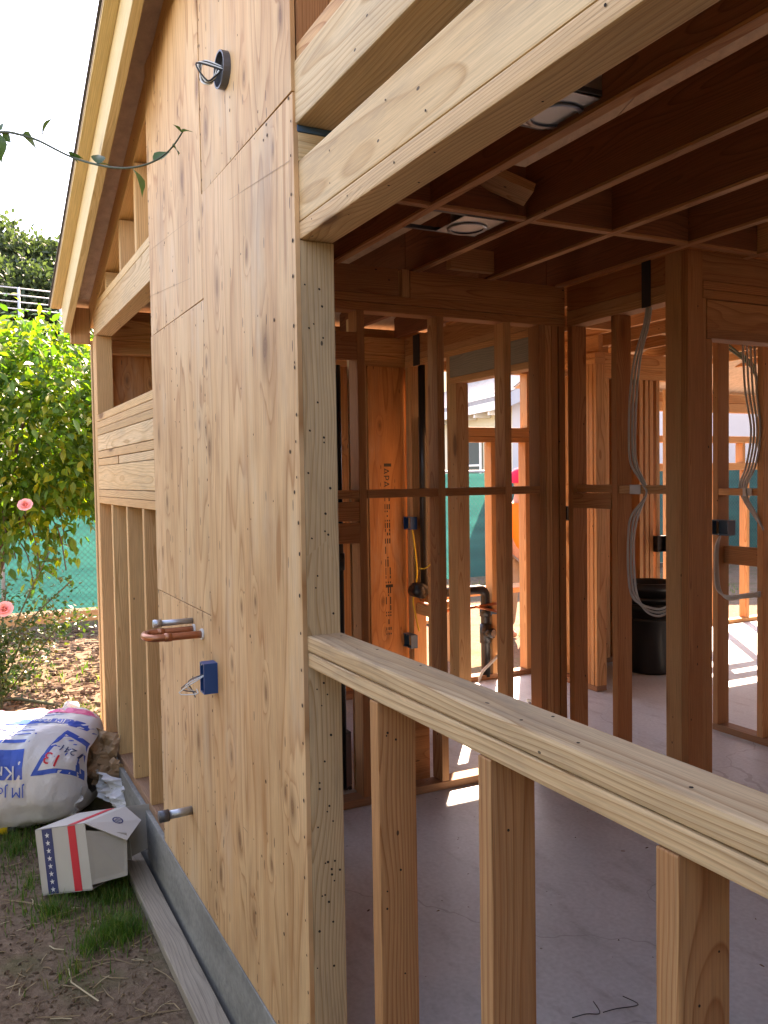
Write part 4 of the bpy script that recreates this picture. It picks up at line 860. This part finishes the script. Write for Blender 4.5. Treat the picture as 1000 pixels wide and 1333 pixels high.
for u, v, r, n in ((70, 1185, .2, 500), (140, 1170, .2, 700), (20, 1110, .25, 500), (60, 1095, .15, 350), (130, 1010, .3, 500), (40, 1150, .2, 200), (120, 960, .3, 900), (135, 975, .25, 900), (20, 1090, .2, 400), (10, 890, .8, 900), (95, 930, .4, 400), (100, 1270, .15, 120)):
    c0 = onZ(u, v, GZ); clump(c0.x, c0.y, r, n)
blades('grass', sp, 'short green grass tufts along the foundation', 'blade', .02, .075, .0018, .8)
sp = []
for _ in range(9000): 
    sp.append((random.uniform(-10, -3.6), random.uniform(-5, 12)))
blades('grass', [p for p in sp if noise.noise(Vector((p[0]*.7, p[1]*.7, 2))) > .12], 'patchy lawn between the house and the fence', 'blade', .03, .09, .006, .8)
q2 = MB(); q3 = MB()
def stick(qq, x, y, L, r, z=.004):
    a = random.uniform(0, 6.283); d = Vector((math.cos(a), math.sin(a), random.uniform(-.06, .06)))*L/2; c = Vector((x, y, gh(x, y)+z)); b = Vector((-d.y, d.x, 0)).normalized()*r
    k = Vector((random.uniform(-.15, .15)*L, random.uniform(-.15, .15)*L, .003)); up_ = Vector((0, 0, r))
    qq.add([c-d-b, c-d+b, c+k+b, c+k-b, c+d+b*.6, c+d-b*.6, c-d+up_, c+k+up_, c+d+up_], [(0, 3, 7, 6), (1, 6, 7, 2), (3, 5, 8, 7), (2, 7, 8, 4)])
for _ in range(850):
    x, y = random.uniform(-3.6, .8), random.uniform(-1.5, -.14); stick(q2, x, y, random.choice((.03, .04, .05, .08, .12))*random.uniform(.6, 1.4), random.uniform(.0012, .003))
for _ in range(40): stick(q2, random.uniform(-2.2, .2), random.uniform(-1.2, -.2), random.uniform(.12, .3), .003)
for _ in range(5200):
    x, y = random.uniform(-8.8, -3.5), random.uniform(-2.6, 1.6); stick(q3, x, y, random.uniform(.04, .13), random.uniform(.006, .018), .008)
for _ in range(3600): stick(q3, random.uniform(-3.6, .6), random.uniform(-1.4, -.14), random.uniform(.006, .026), random.uniform(.0015, .005), .001)
tag(q2.build('straw_litter', 'straw', origin=(0, 0, 0)), 'dry straw and twigs scattered over the dirt', 'litter', kind='stuff'); tag(q3.build('wood_chip_mulch', 'chip', origin=(0, 0, 0)), 'brown wood chip mulch on the ground', 'mulch', kind='stuff')

# ------------------------------------------------------------------ plants
def leaf_geo(L, W, fold=.18, curl=.15):
    v = []; ws = (0.04, .72, 1.0, .78, .3, .0); n = len(ws)
    for i, k in enumerate(ws):
        t = i/(n-1); z = -curl*L*t*t
        v += [Vector((t*L, -W/2*k, z+fold*W*k*.5)), Vector((t*L, 0, z)), Vector((t*L, W/2*k, z+fold*W*k*.5))]
    f = []
    for i in range(n-1): f += [(i*3, (i+1)*3, (i+1)*3+1, i*3+1), (i*3+1, (i+1)*3+1, (i+1)*3+2, i*3+2)]
    return v, f
def rnd_rot(d, jit=.5):
    d = Vector(d).normalized(); d = (d+Vector([random.gauss(0, jit) for _ in range(3)])).normalized()
    return d.to_track_quat('X', 'Z').to_matrix() @ Matrix.Rotation(random.uniform(-.9, .9), 3, 'X')
def foliage(q2, pts, lf, smin=.7, smax=1.25, dirn=None, jit=.6):
    v, f = lf
    for p, out in pts:
        rot = rnd_rot(out, jit); k = random.uniform(smin, smax); q2.add([Vector(p)+rot @ (a*k) for a in v], f)
# broad-leaved tree beside the corner
TC = onX(50, 560, -6.3)
tr = thing('broadleaf_tree', 'bushy tree with bright yellow green leaves hanging over the fence corner', 'tree', (TC.x-.2, TC.y-.5, GZ))
base = Vector((TC.x-.2, TC.y-.6, GZ-.05))
MB().tube(smooth_pts([base, base+Vector((.05, .05, .6)), base+Vector((.0, .25, 1.1)), base+Vector((.1, .4, 1.9))], 5), [.09-.0035*i for i in range(16)], 10).build('trunk', 'bark', tr, True)
limbs = []
for i in range(9):
    a = random.uniform(0, 6.28); s_ = base+Vector((.03, .25, 1.0+.1*i)); e_ = TC+Vector((math.cos(a)*.7, math.sin(a)*.9, random.uniform(-.4, .9))); MB().tube(smooth_pts([s_, (s_+e_)/2+Vector((0, 0, .15)), e_], 4), [.03, .027, .024, .02, .017, .014, .011, .009, .007], 6).build('limb', 'bark', tr, True)
lf = leaf_geo(.105, .048)
pts = []
clumps = []
for _ in range(480):
    while True:
        p = Vector((random.uniform(-1, 1), random.uniform(-1, 1), random.uniform(-1, 1)))
        if .45 < p.length < 1.0: break
    clumps.append((TC+Vector((p.x*1.0, p.y*1.05, .0+p.z*.95)), p))
for c, p in clumps:
    if c.z < 1.18 + .3*noise.noise(Vector((c.x*3, c.y*3, 0))): continue
    for _ in range(26): pts.append((c+Vector([random.gauss(0, .12) for _ in range(3)]), Vector((p.x, p.y, p.z*.3-.35))))
# drooping sprays below the crown
for u, v, n in ((52, 735, 26), (66, 700, 30), (85, 700, 22), (28, 690, 26), (20, 720, 14), (100, 660, 20), (118, 650, 16), (45, 765, 10), (86, 735, 10), (8, 690, 24)):
    c = onX(u, v, -6.1+random.uniform(-.2, .3))
    for k in range(n): pts.append((c+Vector((random.gauss(0, .07), random.gauss(0, .07), random.gauss(0, .11))), Vector((random.uniform(-.4, .4), random.uniform(-.4, .4), -1))))
    MB().tube(smooth_pts([c+Vector((-.1, -.2, .55)), c+Vector((-.05, -.05, .3)), c+Vector((0, 0, -.05))], 4), .006, 5).build('twig', 'bark', tr, True)
random.shuffle(pts)
pts.sort(key=lambda t_: -(t_[0].x - .3*abs(t_[0].y-TC.y)))
front, rest = pts[:240], pts[240:]
q2 = MB(); foliage(q2, rest, lf); tag(q2.build('crown', 'leaf', tr, origin=TC), kind='stuff')
me = bpy.data.meshes.new('leaf'); me.from_pydata(lf[0], [], lf[1]); me.materials.append(M['leaf'])
for p, out in front:
    ob = bpy.data.objects.new('leaf', me); COL.objects.link(ob); ob.location = p; ob.rotation_euler = rnd_rot(out, .6).to_euler(); ob.scale = (random.uniform(.7, 1.25),)*3; par(ob, tr)
# rose bush
RC = onX(22, 790, -5.2)
rb = thing('rose_bush', 'low rose bush with small dark leaves at the edge of the mulch', 'shrub', (RC.x, RC.y-.2, GZ)); pts = []
for i in range(16):
    a = random.uniform(0, 6.28); top_ = Vector((RC.x+random.gauss(0, .22), RC.y-.15+random.gauss(0, .25), random.uniform(.15, .95))); s_ = Vector((RC.x+random.gauss(0, .06), RC.y-.25+random.gauss(0, .06), GZ-.02))
    cv = smooth_pts([s_, (s_+top_)/2+Vector((random.gauss(0, .06), random.gauss(0, .06), .05)), top_], 6); MB().tube(cv, .006, 5).build('cane', 'twig', rb, True)
    for c in cv[3:]:
        for _ in range(15): pts.append((c+Vector([random.gauss(0, .055) for _ in range(3)]), Vector((random.uniform(-1, 1), random.uniform(-1, 1), .1))))
q2 = MB(); foliage(q2, pts, leaf_geo(.045, .026)); tag(q2.build('foliage', 'roseleaf', rb), kind='stuff')
def rose(label, P, r):
    t = thing('rose', label, 'flower', P, None)
    for ringi, (n, rr, tilt) in enumerate(((8, 1.0, .95), (7, .8, .6), (6, .58, .3), (4, .34, .08))):
        for k in range(n):
            a = 2*math.pi*k/n+ringi*.5; q2 = MB(); o = Vector((math.cos(a), math.sin(a), 0)); s_ = Vector((-o.y, o.x, 0)); vs = []; fs = []
            for i in range(4):
                for j in range(4):
                    tt = i/3; ss = j/3-.5; wdt = r*rr*1.1*(.35+.65*math.sin(math.pi*(.15+.75*tt)))
                    vs.append(Vector(P)+o*(r*rr*tt*math.sin(tilt*tt+.15)*1.0+r*.1-abs(ss)*r*.2)+s_*ss*wdt+Vector((0, 0, r*(.9*tt*math.cos(tilt*tt)-.3))))
            for i in range(3):
                for j in range(3): fs.append((i*4+j, i*4+j+1, (i+1)*4+j+1, (i+1)*4+j))
            q2.add(vs, fs); q2.build('petal', 'rose', t, True)
    MB().tube([Vector(P)-Vector((0, 0, r*.25)), Vector(P)-Vector((.02, .02, r*2.6))], .004, 5).build('stem', 'twig', t)
    t.rotation_euler = (R(12), R(52), 0)
rose('pink rose among the tree leaves above the fence line', onX(33, 658, -5.0), .058); rose('pink rose at the tip of the rose bush above the mulch', onX(6, 794, -4.7), .066)
q2 = MB(); pts = []
for u, v in ((10, 850), (45, 840), (75, 815), (100, 808), (15, 820), (60, 800), (30, 870)):
    c = onX(u, v, -6.0)
    for _ in range(90): pts.append((c+Vector((random.gauss(0, .12), random.gauss(0, .12), random.gauss(0, .07))), Vector((random.uniform(-1, 1), random.uniform(-1, 1), .5))))
foliage(q2, pts, leaf_geo(.05, .028)); tag(q2.build('ground_cover', 'roseleaf'), 'dark leafy ground cover along the mulch under the tree', 'ground cover', kind='stuff')

q2 = MB(); pts = []  # hedge out of view, added to cut low light on joists and studs
for _ in range(9000):
    x = random.uniform(-3.5, 5); pts.append((Vector((x, -2.75+random.uniform(-.45, .45)+.25*noise.noise(Vector((x*1.2, 0, 0))), GZ+random.uniform(.0, 2.9+.5*noise.noise(Vector((x*.8, 4, 0)))))), Vector((random.uniform(-.5, .5), random.uniform(-1, 1), .3))))
for _ in range(6500):
    y = random.uniform(-3.2, .6); pts.append((Vector((4.9+random.uniform(-.45, .45)+.25*noise.noise(Vector((y*1.2, 2, 0))), y, GZ+random.uniform(.0, 4.0+.5*noise.noise(Vector((y*.8, 8, 0)))))), Vector((random.uniform(-1, 1), random.uniform(-.5, .5), .3))))
foliage(q2, pts, leaf_geo(.17, .10)); tag(q2.build('unseen_shade_hedge', 'roseleaf'), 'unseen leafy hedge added to shade the kitchen and the stud faces', 'hedge', kind='stuff')
# foreground twig, arching in from a shrub outside the frame
tw = thing('leafy_twig', 'thin arching twig with few small leaves in front of the roof edge', 'twig', (.35, -1.7, GZ))
px = [(-60, 178, 2.0), (0, 172, 1.92), (25, 175, 1.9), (50, 183, 1.87), (95, 205, 1.8), (140, 217, 1.72), (172, 218, 1.66), (200, 210, 1.6), (222, 194, 1.56), (240, 168, 1.53)]
tp = [onD(u, v, d) for u, v, d in px]; stem0 = [Vector((.4, -1.75, GZ-.05)), Vector((.38, -1.7, .8)), Vector((.3, -1.6, 1.7)), Vector((.2, -1.45, 2.18))]
cv = smooth_pts(stem0+tp, 6); MB().tube(cv, [.0065-.0052*(i/(len(cv)-1))**.5 for i in range(len(cv))], 7).build('stem', 'twig', tw, True)
lm = leaf_geo(1, .62, .3, .3); me = bpy.data.meshes.new('leaf'); me.from_pydata(lm[0], [], lm[1]); me.materials.append(M['twigleaf']); me.polygons.foreach_set('use_smooth', [True]*len(me.polygons))
for (u, v, d), (u2, v2), L in (((55, 178, 1.86), (60, 152), .046), ((28, 176, 1.9), (56, 192), .046), ((92, 204, 1.8), (104, 203), .022), ((88, 198, 1.8), (103, 208), .028), ((128, 214, 1.74), (128, 196), .024), ((126, 213, 1.74), (143, 211), .026), ((172, 219, 1.66), (192, 246), .046), ((200, 211, 1.6), (217, 193), .034), ((224, 190, 1.56), (236, 197), .024), ((236, 172, 1.53), (249, 167), .024), ((2, 173, 1.92), (16, 184), .03), ((0, 174, 1.92), (-2, 205), .05), ((2, 170, 1.92), (0, 158), .024), ((236, 172, 1.53), (230, 163), .016)):
    a, b = onD(u, v, d), onD(u2, v2, d+random.uniform(-.02, .02)); ob = bpy.data.objects.new('leaf', me); COL.objects.link(ob); ob.location = a
    ob.rotation_euler = ((b-a).normalized().to_track_quat('X', 'Z').to_matrix() @ Matrix.Rotation(random.uniform(-1, 1), 3, 'X')).to_euler(); ob.scale = (max(L, (b-a).length)*1.12,)*3; par(ob, tw)

# hill trees and railing
def far_tree(label, c, r, hgt, n, base_z):
    t = thing('hill_tree', label, 'tree', (c.x, c.y, base_z), 'trees on the hill')
    MB().tube([Vector((c.x, c.y, base_z-.4)), Vector((c.x+.1, c.y, c.z-hgt*.2)), Vector((c.x, c.y, c.z+hgt*.3))], [.3, .2, .08], 8).build('trunk', 'bark', t, True)
    q2 = MB(); pts = []; 
    for _ in range(n//40):
        while True:
            p = Vector((random.uniform(-1, 1), random.uniform(-1, 1), random.uniform(-1, 1)))
            if .3 < p.length < 1: break
        cc = c+Vector((p.x*r, p.y*r, p.z*hgt))
        for _ in range(40): pts.append((cc+Vector([random.gauss(0, r*.14) for _ in range(3)]), p))
    foliage(q2, pts, leaf_geo(.26, .13)); q2.build('crown', 'farleaf', t, origin=c)
for i, (u, v, x, r, hg) in enumerate(((12, 352, -36, 1.9, 1.9), (50, 362, -35, 1.4, 1.5), (-35, 350, -37, 2.2, 2.0), (85, 385, -34, 1.6, 1.5), (30, 395, -33, 1.8, 1.4), (70, 405, -33, 1.6, 1.3), (-10, 400, -33.5, 1.8, 1.4))):
    c = onX(u, v, x); far_tree(['tall dark green tree crown against the pale sky on the hill', 'round green tree on the hill next to the roof edge', 'dark tree on the hill beyond the broadleaf tree', 'green tree on the hill behind the roof edge', 'low dark tree behind the white railing', 'small dark tree behind the end of the white railing', 'low dark tree where the white railing leaves the roof'][i], c, r, hg, 5200, hz(c.x, c.y))
rl = thing('white_railing', 'white pipe railing below the hill trees', 'railing', tuple(onX(24, 395, -24)))
A0, A1 = onX(-60, 366, -24), onX(76, 381, -24)
for k in range(4): MB().tube([A0-Vector((0, 0, .19*k)), A1-Vector((0, 0, .19*k))], .018, 8)  .build('rail', 'gutter', rl, True)
for u, v in ((24, 374), (-55, 367), (78, 381)):
    p = onX(u, v, -24); MB().tube([p, p-Vector((0, 0, 2.2))], .035, 8).build('post', 'gutter', rl, True)

# ------------------------------------------------------------------ fence and neighbours
FX = -9.6
fn = thing('green_screen_fence', 'chain link fence covered in green windscreen fabric along the yard', 'fence', (FX, 2, GZ))
y = -5.0; k = 0
while y < 14:
    q2 = MB(); nn = 24; mm = 8
    q2.v = [Vector((FX-.03+.015*noise.noise(Vector((y+i*.1, j*.4, 1))), y+(2.4)*i/nn, GZ+.12+(1.66)*j/mm)) for i in range(nn+1) for j in range(mm+1)]; q2.f = [(i*(mm+1)+j, (i+1)*(mm+1)+j, (i+1)*(mm+1)+j+1, i*(mm+1)+j+1) for i in range(nn) for j in range(mm)]; q2.mi = [0]*len(q2.f); q2.build('screen_panel', 'fabric', fn, True)
    MB().tube([(FX, y, GZ-.2), (FX, y, GZ+1.86)], .028, 8).build('post', 'galv', fn, True); MB().tube([(FX, y, GZ+1.81), (FX, y+2.4, GZ+1.81)], .02, 8).build('top_rail', 'galv', fn, True); y += 2.4
cl = MB()
def strip(a, b, wd=.0022):
    a, b = Vector(a), Vector(b); n = (b-a).normalized(); p = Vector((0, -n.z, n.y))*wd; cl.add([a-p, b-p, b+p, a+p], [(0, 1, 2, 3)])
yy = -6.5
while yy < 14:
    strip((FX+.012, yy, GZ+.06), (FX+.012, yy+1.72, GZ+1.78)); strip((FX+.014, yy+1.72, GZ+.06), (FX+.014, yy, GZ+1.78)); yy += .075
tag(cl.build('chain_link', 'linkwire', fn), kind='stuff')
board(None, 'garden_board', -9.32, -9.28, -3, 3.4, -.26, -.12, 'fir', .004); bpy.data.objects['garden_board']['label'] = 'pale timber edging board on the ground along the fence'; bpy.data.objects['garden_board']['category'] = 'board'
for i, P in enumerate(((-7.0, 4.2), (-7.6, 4.6))): tag(board(None, 'timber_offcut', P[0]-.4, P[0]+.4, P[1], P[1]+.14, GZ+.01, GZ+.05+.04*i, 'fir', .004), ('pale timber offcut on the lawn outside the far window', 'thicker pale timber offcut on the lawn nearer the fence')[i], 'offcut')
tag(board(None, 'bench_board', -5.2, -4.9, 3.3, 4.6, .35, .40, 'fir', .004), 'pale board laid across supports outside the far window', 'board')
for y in (3.4, 4.45): tag(board(None, 'support_block', -5.15, -4.95, y, y+.09, GZ-.02, .349, 'fir', .004), 'timber support under the pale board outside the window', 'support', 'supports under the board')

def house(label, P, e1, L, Wd, zt, pitch, wall, gable, ov=.35):
    """P ground corner; e1 along the eave wall, e2 across the gable"""
    e1 = Vector(e1).normalized(); e2 = Vector((-e1.y, e1.x, 0)); e2 = e2 if e2.y > 0 else -e2; t = thing('neighbour_house', label, 'house', (P.x, P.y, GZ)); g0 = GZ-.1
    P = Vector((P.x, P.y, g0)); Z = Vector((0, 0, 1)); H = Z*(zt-g0); rg = Z*(Wd/2*pitch)
    q2 = MB(); q2.add([P, P+e1*L, P+e1*L+H, P+H], [(0, 1, 2, 3)]); q2.build('wall', wall, t)
    q2 = MB(); q2.add([P, P+e2*Wd, P+e2*Wd+H, P+e2*Wd/2+H+rg, P+H], [(0, 1, 2, 3, 4)]); q2.build('gable_wall', gable, t)
    q2 = MB(); q2.add([P+e2*Wd, P+e2*Wd+e1*L, P+e2*Wd+e1*L+H, P+e2*Wd+H], [(0, 1, 2, 3)]); q2.build('wall', wall, t)
    q2 = MB(); a = P-e1*ov-e2*ov+H-Z*ov*pitch+Z*.02; b = P+e1*(L+ov)-e2*ov+H-Z*ov*pitch+Z*.02; c = P+e1*(L+ov)+e2*Wd/2+H+rg+Z*.02; d = P-e1*ov+e2*Wd/2+H+rg+Z*.02
    q2.add([a, b, c, d, a+Z*.09, b+Z*.09, c+Z*.09, d+Z*.09], [(0, 3, 2, 1), (4, 5, 6, 7), (0, 1, 5, 4), (1, 2, 6, 5), (3, 0, 4, 7)])
    a2 = P-e1*ov+e2*(Wd+ov)+H-Z*ov*pitch+Z*.02; b2 = P+e1*(L+ov)+e2*(Wd+ov)+H-Z*ov*pitch+Z*.02
    q2.add([a2, b2, c, d, a2+Z*.09, b2+Z*.09, c+Z*.09, d+Z*.09], [(0, 1, 2, 3), (7, 6, 5, 4), (1, 0, 4, 5), (0, 3, 7, 4)]); q2.build('roof', 'shingle', t)
    # shingle courses as real steps
    q2 = MB(); n = 26
    for i in range(n):
        s0, s1 = i/n, (i+1)/n; lo = a+(d-a)*s0+Z*.092; hi = a+(d-a)*s1+Z*.092; lo2 = b+(c-b)*s0+Z*.092; hi2 = b+(c-b)*s1+Z*.092
        q2.add([lo+Z*.022, lo2+Z*.022, hi2+Z*.002, hi+Z*.002, lo, lo2], [(0, 1, 2, 3), (4, 5, 1, 0)])
    tag(q2.build('shingle_courses', 'shingle', t), kind='stuff')
    q2 = MB(); q2.add([a-Z*.14-e2*.02, b-Z*.14-e2*.02, b+Z*.02-e2*.02, a+Z*.02-e2*.02], [(0, 1, 2, 3)]); q2.build('fascia', 'trim', t)
    q2 = MB(); q2.add([a-Z*.16-e1*.02, d-Z*.16-e1*.02, d+Z*.09-e1*.02, a+Z*.09-e1*.02], [(0, 1, 2, 3)]); q2.build('rake_trim', 'gutter', t)
    for i in range(12):
        s_ = P+H+e1*(.3+i*.7)-e2*ov*.98-Z*(ov*pitch+.1); q2 = MB(); x_, y_ = e1*.03, -Z*.09; o_ = e2*ov*.95
        q2.add([s_-x_, s_+x_, s_+x_+y_, s_-x_+y_, s_-x_+o_, s_+x_+o_, s_+x_+y_+o_, s_-x_+y_+o_], [(0, 1, 2, 3), (4, 7, 6, 5), (0, 4, 5, 1), (1, 5, 6, 2), (2, 6, 7, 3), (3, 7, 4, 0)]); q2.build('rafter_tail', 'trim', t)
    return t, P, e1, e2, H
def window(t, P, e, n, s, z, wd, hg, cols=2):
    c = Vector((P.x, P.y, 0))+e*s+Vector((0, 0, z)); Z = Vector((0, 0, 1))
    def rect(nm, a0, a1, b0, b1, o0, o1, mat, pr):
        q2 = MB(); q2.add([c+e*a+Z*b+n*o for o in (o0, o1) for a, b in ((a0, b0), (a1, b0), (a1, b1), (a0, b1))], [(0, 1, 2, 3), (4, 7, 6, 5), (0, 4, 5, 1), (1, 5, 6, 2), (2, 6, 7, 3), (3, 7, 4, 0)]); return q2.build(nm, mat, pr)
    f = rect('window', -wd/2, wd/2, 0, hg, .01, .03, 'glass', t)
    for a0, a1, b0, b1 in ((-wd/2-.07, -wd/2, -.07, hg+.07), (wd/2, wd/2+.07, -.07, hg+.07), (-wd/2, wd/2, hg, hg+.07), (-wd/2, wd/2, -.07, 0), (-.04, .04, 0, hg), (-wd/2, -.04, hg*.5-.02, hg*.5+.02), (.04, wd/2, hg*.5-.02, hg*.5+.02)): rect('frame', a0, a1, b0, b1, .031, .06, 'trim', f)
P0 = onX(646, 530, -11.0)
t, P, e1, e2, H = house('cream house with grey shingle roof seen through the bathroom window', Vector((P0.x, P0.y+.35, 0)), (-.98, .19, 0), 9.0, 7.0, P0.z+.22, .42, 'siding', 'siding2')
window(t, P, e1, -e2, 2.2, 1.15, 1.5, 1.1); window(t, P, e1, -e2, 5.4, 1.15, 1.5, 1.1); window(t, P, e2, -e1, 1.3, 1.2, .9, 1.2)
P0 = onX(938, 520, -13.0)
t, P, e1, e2, H = house('white stucco house with grey gutter seen through the back room', Vector((P0.x, P0.y-2.0, 0)), (-.02, 1.0, 0), 9.0, 7.0, P0.z+.05, .3, 'wwall', 'wwall', .3)
# sloping beige trim board on its wall, white lean-to roof line
a, b = onX(938, 552, -12.94), onX(972, 528, -12.94); beam(t, 'sloping_trim', a-(b-a)*.3, b, .05, .13, 'btrim', (0, 0, 1))
q2 = MB(); a = onX(930, 514, -12.6); q2.box((a.x, P.y-.4, a.z-.05), (a.x+.12, P.y+9.2, a.z+.09)); q2.build('gutter', 'gutter', t)

# worker outside the far window: orange shirt, red cap, bending away
WP = onX(674, 640, -5.6)
wk = thing('person', 'person in orange shirt and red cap standing outside the bathroom window', 'person', (WP.x, WP.y, GZ))
def skinned(name, verts, edges, radii, mat, parent):
    me = bpy.data.meshes.new(name); me.from_pydata(verts, edges, []); ob = bpy.data.objects.new(name, me); COL.objects.link(ob)
    md = ob.modifiers.new('skin', 'SKIN'); md.use_smooth_shade = True
    for i, r_ in enumerate(radii): me.skin_vertices[0].data[i].radius = (r_, r_) if not isinstance(r_, tuple) else r_
    me.skin_vertices[0].data[0].use_root = True; ob.modifiers.new('sub', 'SUBSURF').levels = 2; ob.modifiers['sub'].render_levels = 2; me.materials.append(M[mat]); par(ob, parent); return ob
bx, by, g_ = WP.x, WP.y, GZ
S = lambda *p: (bx+p[0], by+p[1], g_+p[2])
bv = [S(0, 0, .92), S(0, 0, 1.12), S(.01, 0, 1.34), S(.02, 0, 1.46), S(.04, 0, 1.54), S(.05, 0, 1.66), S(.06, 0, 1.75), S(.01, .19, 1.40), S(.03, .25, 1.14), S(.12, .24, .92), S(.16, .23, .82), S(.01, -.19, 1.40), S(.03, -.25, 1.14), S(.12, -.24, .92), S(.16, -.23, .82), S(0, .10, .86), S(.03, .11, .46), S(0, .11, .08), S(.14, .12, .04), S(0, -.10, .86), S(.02, -.11, .46), S(-.03, -.11, .08), S(.11, -.12, .04)]
be = [(0,1),(1,2),(2,3),(3,4),(4,5),(5,6),(2,7),(7,8),(8,9),(9,10),(2,11),(11,12),(12,13),(13,14),(0,15),(15,16),(16,17),(17,18),(0,19),(19,20),(20,21),(21,22)]
br = [.14, .135, (.13, .16), .07, .055, .085, .075, .06, .045, .035, .03, .06, .045, .035, .03, .085, .06, .045, .035, .085, .06, .045, .035]
skinned('body', bv, be, br, 'skin', wk)
skinned('shirt', [S(0,0,.90), S(0,0,1.12), S(.01,0,1.35), S(.02,0,1.45), S(.01,.20,1.39), S(.025,.25,1.2), S(.01,-.20,1.39), S(.025,-.25,1.2)], [(0,1),(1,2),(2,3),(2,4),(4,5),(2,6),(6,7)], [.165,.16,(.15,.175),.08,.078,.065,.078,.065], 'orange', wk)
skinned('trousers', [S(0,0,.94), S(0,.10,.84), S(.03,.11,.46), S(0,.11,.12), S(0,-.10,.84), S(.02,-.11,.46), S(-.03,-.11,.12)], [(0,1),(1,2),(2,3),(0,4),(4,5),(5,6)], [.15,.105,.08,.065,.105,.08,.065], 'denim', wk)
q2 = MB(); q2.lathe([(.104, 1.66), (.108, 1.70), (.098, 1.77), (.06, 1.815), (0, 1.825)], (bx+.055, by, g_), 20); q2.add([(bx+.055+.11*math.cos(a)*(1.0 if abs(a) > 1.2 else 1.75), by+.10*math.sin(a), g_+1.665) for a in [i*2*math.pi/20-math.pi for i in range(20)]], [tuple(range(20))]); q2.build('cap', 'pinkred', wk, True)
